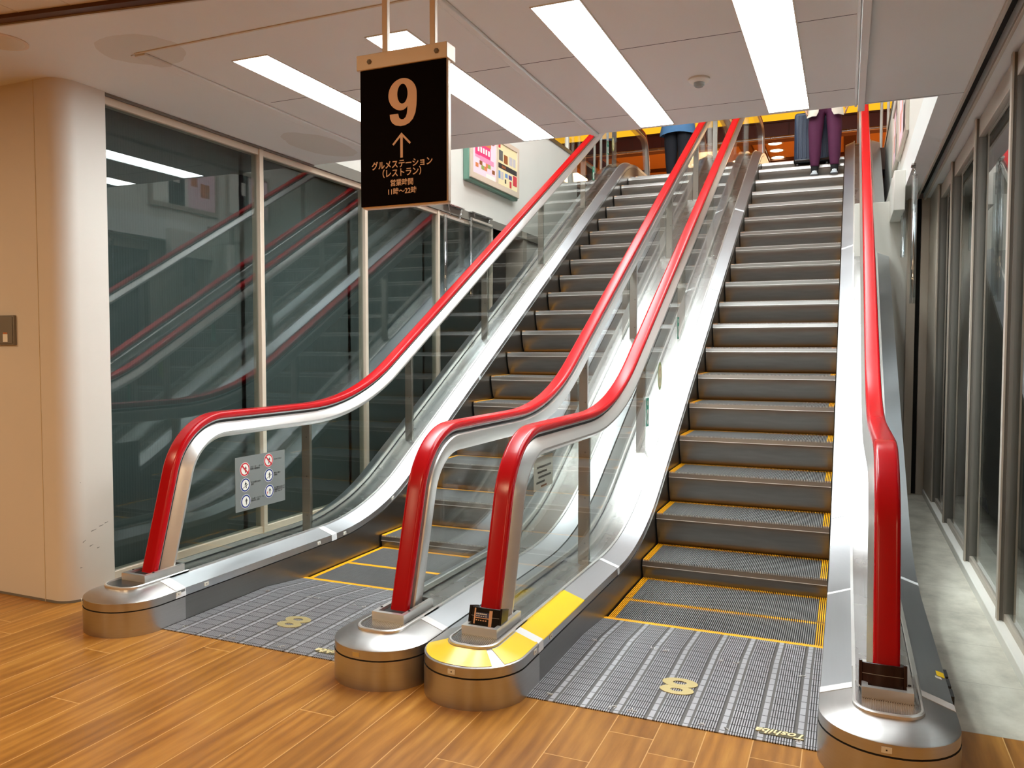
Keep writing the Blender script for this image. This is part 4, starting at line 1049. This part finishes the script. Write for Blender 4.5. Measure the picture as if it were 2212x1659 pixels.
    m.build('hair', hairmat, t)
    # trousers
    tj = {'w': (B + J(0, 0, 1.02), .135, .105), 'p': (B + J(0, -.005, .92), .145, .115)}; te = [('w', 'p')]
    for s, ft in ((-1, fl), (1, fr_)):
        k = 'l' if s < 0 else 'r'
        tj.update({k + 'h': (B + J(s * .098, 0, .84), .098 * min(wide, 1.3), .10 * min(wide, 1.3)), k + 'm': (B + J(s * .105 + ft[0] * .25, .01 + ft[1] * .25, .66), .086 * wide, .09 * wide), k + 'k': (B + J(s * .105 + ft[0] * .5, .02 + ft[1] * .5, .48), .068 * wide, .072 * wide), k + 'c': (B + J(s * .104 + ft[0] * .75, ft[1] * .75, .30), .066 * wide, .068 * wide), k + 'a': (B + J(s * .102 + ft[0], ft[1], ankle + .02), .060 if ankle < .1 else .050, .062 if ankle < .1 else .052), k + 'z': (B + J(s * .102 + ft[0], ft[1], ankle), .060 if ankle < .1 else .050, .062 if ankle < .1 else .052)})
        te += [('p', k + 'h'), (k + 'h', k + 'm'), (k + 'm', k + 'k'), (k + 'k', k + 'c'), (k + 'c', k + 'a'), (k + 'a', k + 'z')]
    skin_mesh('trousers', trousers, t, tj, te, 'p', 2)
    # shoes and socks
    for s, ft in ((-1, fl), (1, fr_)):
        c = B + J(s * .102 + ft[0], ft[1], 0); m = MB(); rings = []
        for (yy, hw, h) in ((-.075, .028, .05), (-.06, .036, .085), (-.02, .038, .10), (.03, .040, .085), (.08, .046, .062), (.13, .045, .048), (.165, .034, .036), (.18, .016, .024)):
            rings.append([c + J(hw * cos(a) * (1 if sin(a) >= 0 else .96), yy, max(.012, .012 + h * max(0, sin(a)))) for a in [2 * pi * i / 16 for i in range(16)]])
        m.loft(rings); sh = m.build('shoe', shoe, t, smooth=60)
        m = MB(); pts = [(-.08, .03), (-.06, .040), (.03, .042), (.09, .049), (.14, .047), (.175, .034), (.186, .012)]
        pl = [c + J(-w, yy, 0) for yy, w in pts] + [c + J(w, yy, 0) for yy, w in pts[::-1]]
        m.prism(pl, (0, 0, .016)); m.build('sole', 'shoe_sole', sh)
        m = MB()
        for i in range(3): m.obox(c + J(0, .02 + i * .022, .094 - i * .011), (.024, 0, 0), (0, .004, 0), (0, 0, .003))
        m.build('lace', 'paper', sh)
        if ankle > .1: m = MB(); m.tube([c + J(0, -.01, .07), c + J(0, -.005, ankle + .02), c + J(0, -.005, ankle + .14)], [.040, .044, .050], 16); m.build('sock', 'black_sock', t)
    # top garment: torso shell with sleeves
    gj = {'hem': (B + J(0, 0, hem), .165 * wide, .125 * wide), 'b': (B + J(0, 0, 1.0), .150, .118), 'm': (B + J(0, .005, 1.18), .146, .112), 'c': (B + J(0, 0, 1.34), .150, .11), 'n': (B + J(0, 0, 1.43), .075, .075)}
    ge = [('hem', 'b'), ('b', 'm'), ('m', 'c'), ('c', 'n')]
    for s, am in ((-1, arm[0]), (1, arm[1])):
        k = 'l' if s < 0 else 'r'
        gj.update({k + 's': (B + J(s * .175, 0, 1.385), .078, .078), k + 'e': (B + J(s * .218, am[0], 1.12), .062, .062), k + 'w': (B + J(s * .224 + am[1], am[2], .93), .050, .050), k + 'v': (B + J(s * .2245 + am[1], am[2], .91), .050, .050)})
        ge += [('c', k + 's'), (k + 's', k + 'e'), (k + 'e', k + 'w'), (k + 'w', k + 'v')]
    g = skin_mesh(topname, top, t, gj, ge, 'm', 2)
    if not split:
        m = MB(); m.loft([[B + J(rx * cos(2 * pi * i / 28) * (1 + .03 * sin(5 * i)), ry * sin(2 * pi * i / 28), z + .008 * sin(3 * 2 * pi * i / 28)) for i in range(28)] for z, rx, ry in ((1.04, .19, .14), (.90, .235, .165), (.78, .262, .18), (.715, .270, .185))], 0, True, False)
        m.build('shirt_tail', top, g, smooth=60)
    if split:
        # the open fronts of the jacket, hanging lower than the back
        for s in (-1, 1):
            m = MB(); rows = []
            for (z, xi, xo, yo) in ((1.30, .05, .13, .115), (1.08, .055, .15, .125), (.90, .06, .18, .135), (.77, .075, .195, .135), (.725, .10, .20, .13)):
                rows.append([B + J(s * xi, yo + .012, z), B + J(s * (xi + xo) / 2, yo + .02, z), B + J(s * xo, yo - .045, z), B + J(s * (xo + .012), yo - .05, z), B + J(s * (xi + xo) / 2, yo + .028, z), B + J(s * xi, yo + .02, z)])
            m.loft(rows); m.build('lapel_front', top, g, smooth=60)
    return t
# person walking off at the top of the left escalator, seen from behind
person('person in blue shirt and dark trousers walking away above the left escalator', (-1.83, 8.6, 3.772), 1, ((.0, .06), (.0, -.10)), ((-.02, -.01, .04), (-.02, .01, .0)), 'hair_grey', False, 'navy_trousers', 'blue_cloth', 'shirt', 'shoe_sole', .05, False, 1.0, 1.4, .78)
# traveller standing on the right escalator facing us
zs = [p for p in posR if abs(p[0] - 6.609) < .2][0]
person('person in a cream jacket and plum trousers standing near the top of the right escalator', (.275, zs[0] + .17, zs[1]), -1, ((-.012, 0), (.012, .02)), ((.0, .0, .06), (.0, .02, .05)), 'hair_dark', True, 'plum_trousers', 'cream_jacket', 'jacket', 'grey_shoe', .14, True, .96, 1.1, .82)

# suitcase standing on the step behind the traveller
zt = [p for p in posR if abs(p[0] - 6.973) < .2][0]
cx, cy, cz = .125, zt[0] + .17, zt[1]
t = thing('suitcase', 'dark blue ribbed hard suitcase standing behind the traveller on the right escalator', 'suitcase', (cx, cy, cz))
m = MB(); m.box(cx - .21, cx + .21, cy - .125, cy + .125, cz + .05, cz + .66); sh = m.build('shell', 'suitcase_blue', t, .035)
m = MB()
for k in range(8): m.box(cx - .175 + k * .046, cx - .155 + k * .046, cy - .131, cy - .12, cz + .10, cz + .62)
m.build('rib', 'suitcase_blue', sh, .004)
m = MB(); m.box(cx - .213, cx + .213, cy - .128, cy + .128, cz + .045, cz + .10); m.build('base_guard', 'black_plastic', t, .02)
for sx in (-1, 1):
    for sy in (-1, 1): m = MB(); m.lathe((cx + sx * .17 - .012, cy + sy * .09, cz + .026), [(.026, 0), (.026, .024)], 16, axis='x'); m.build('wheel', 'black_rubber', t)
    m = MB(); m.cyl((cx + sx * .07, cy + .05, cz + .65), (cx + sx * .07, cy + .05, cz + .98), .008, 10); m.build('handle_tube', 'steel', t)
m = MB(); m.box(cx - .09, cx + .09, cy + .035, cy + .065, cz + .97, cz + 1.0); m.build('handle_grip', 'black_plastic', t, .008)
m = MB(); m.box(cx - .06, cx + .06, cy - .02, cy + .02, cz + .665, cz + .70); m.build('top_handle', 'black_plastic', t, .006)
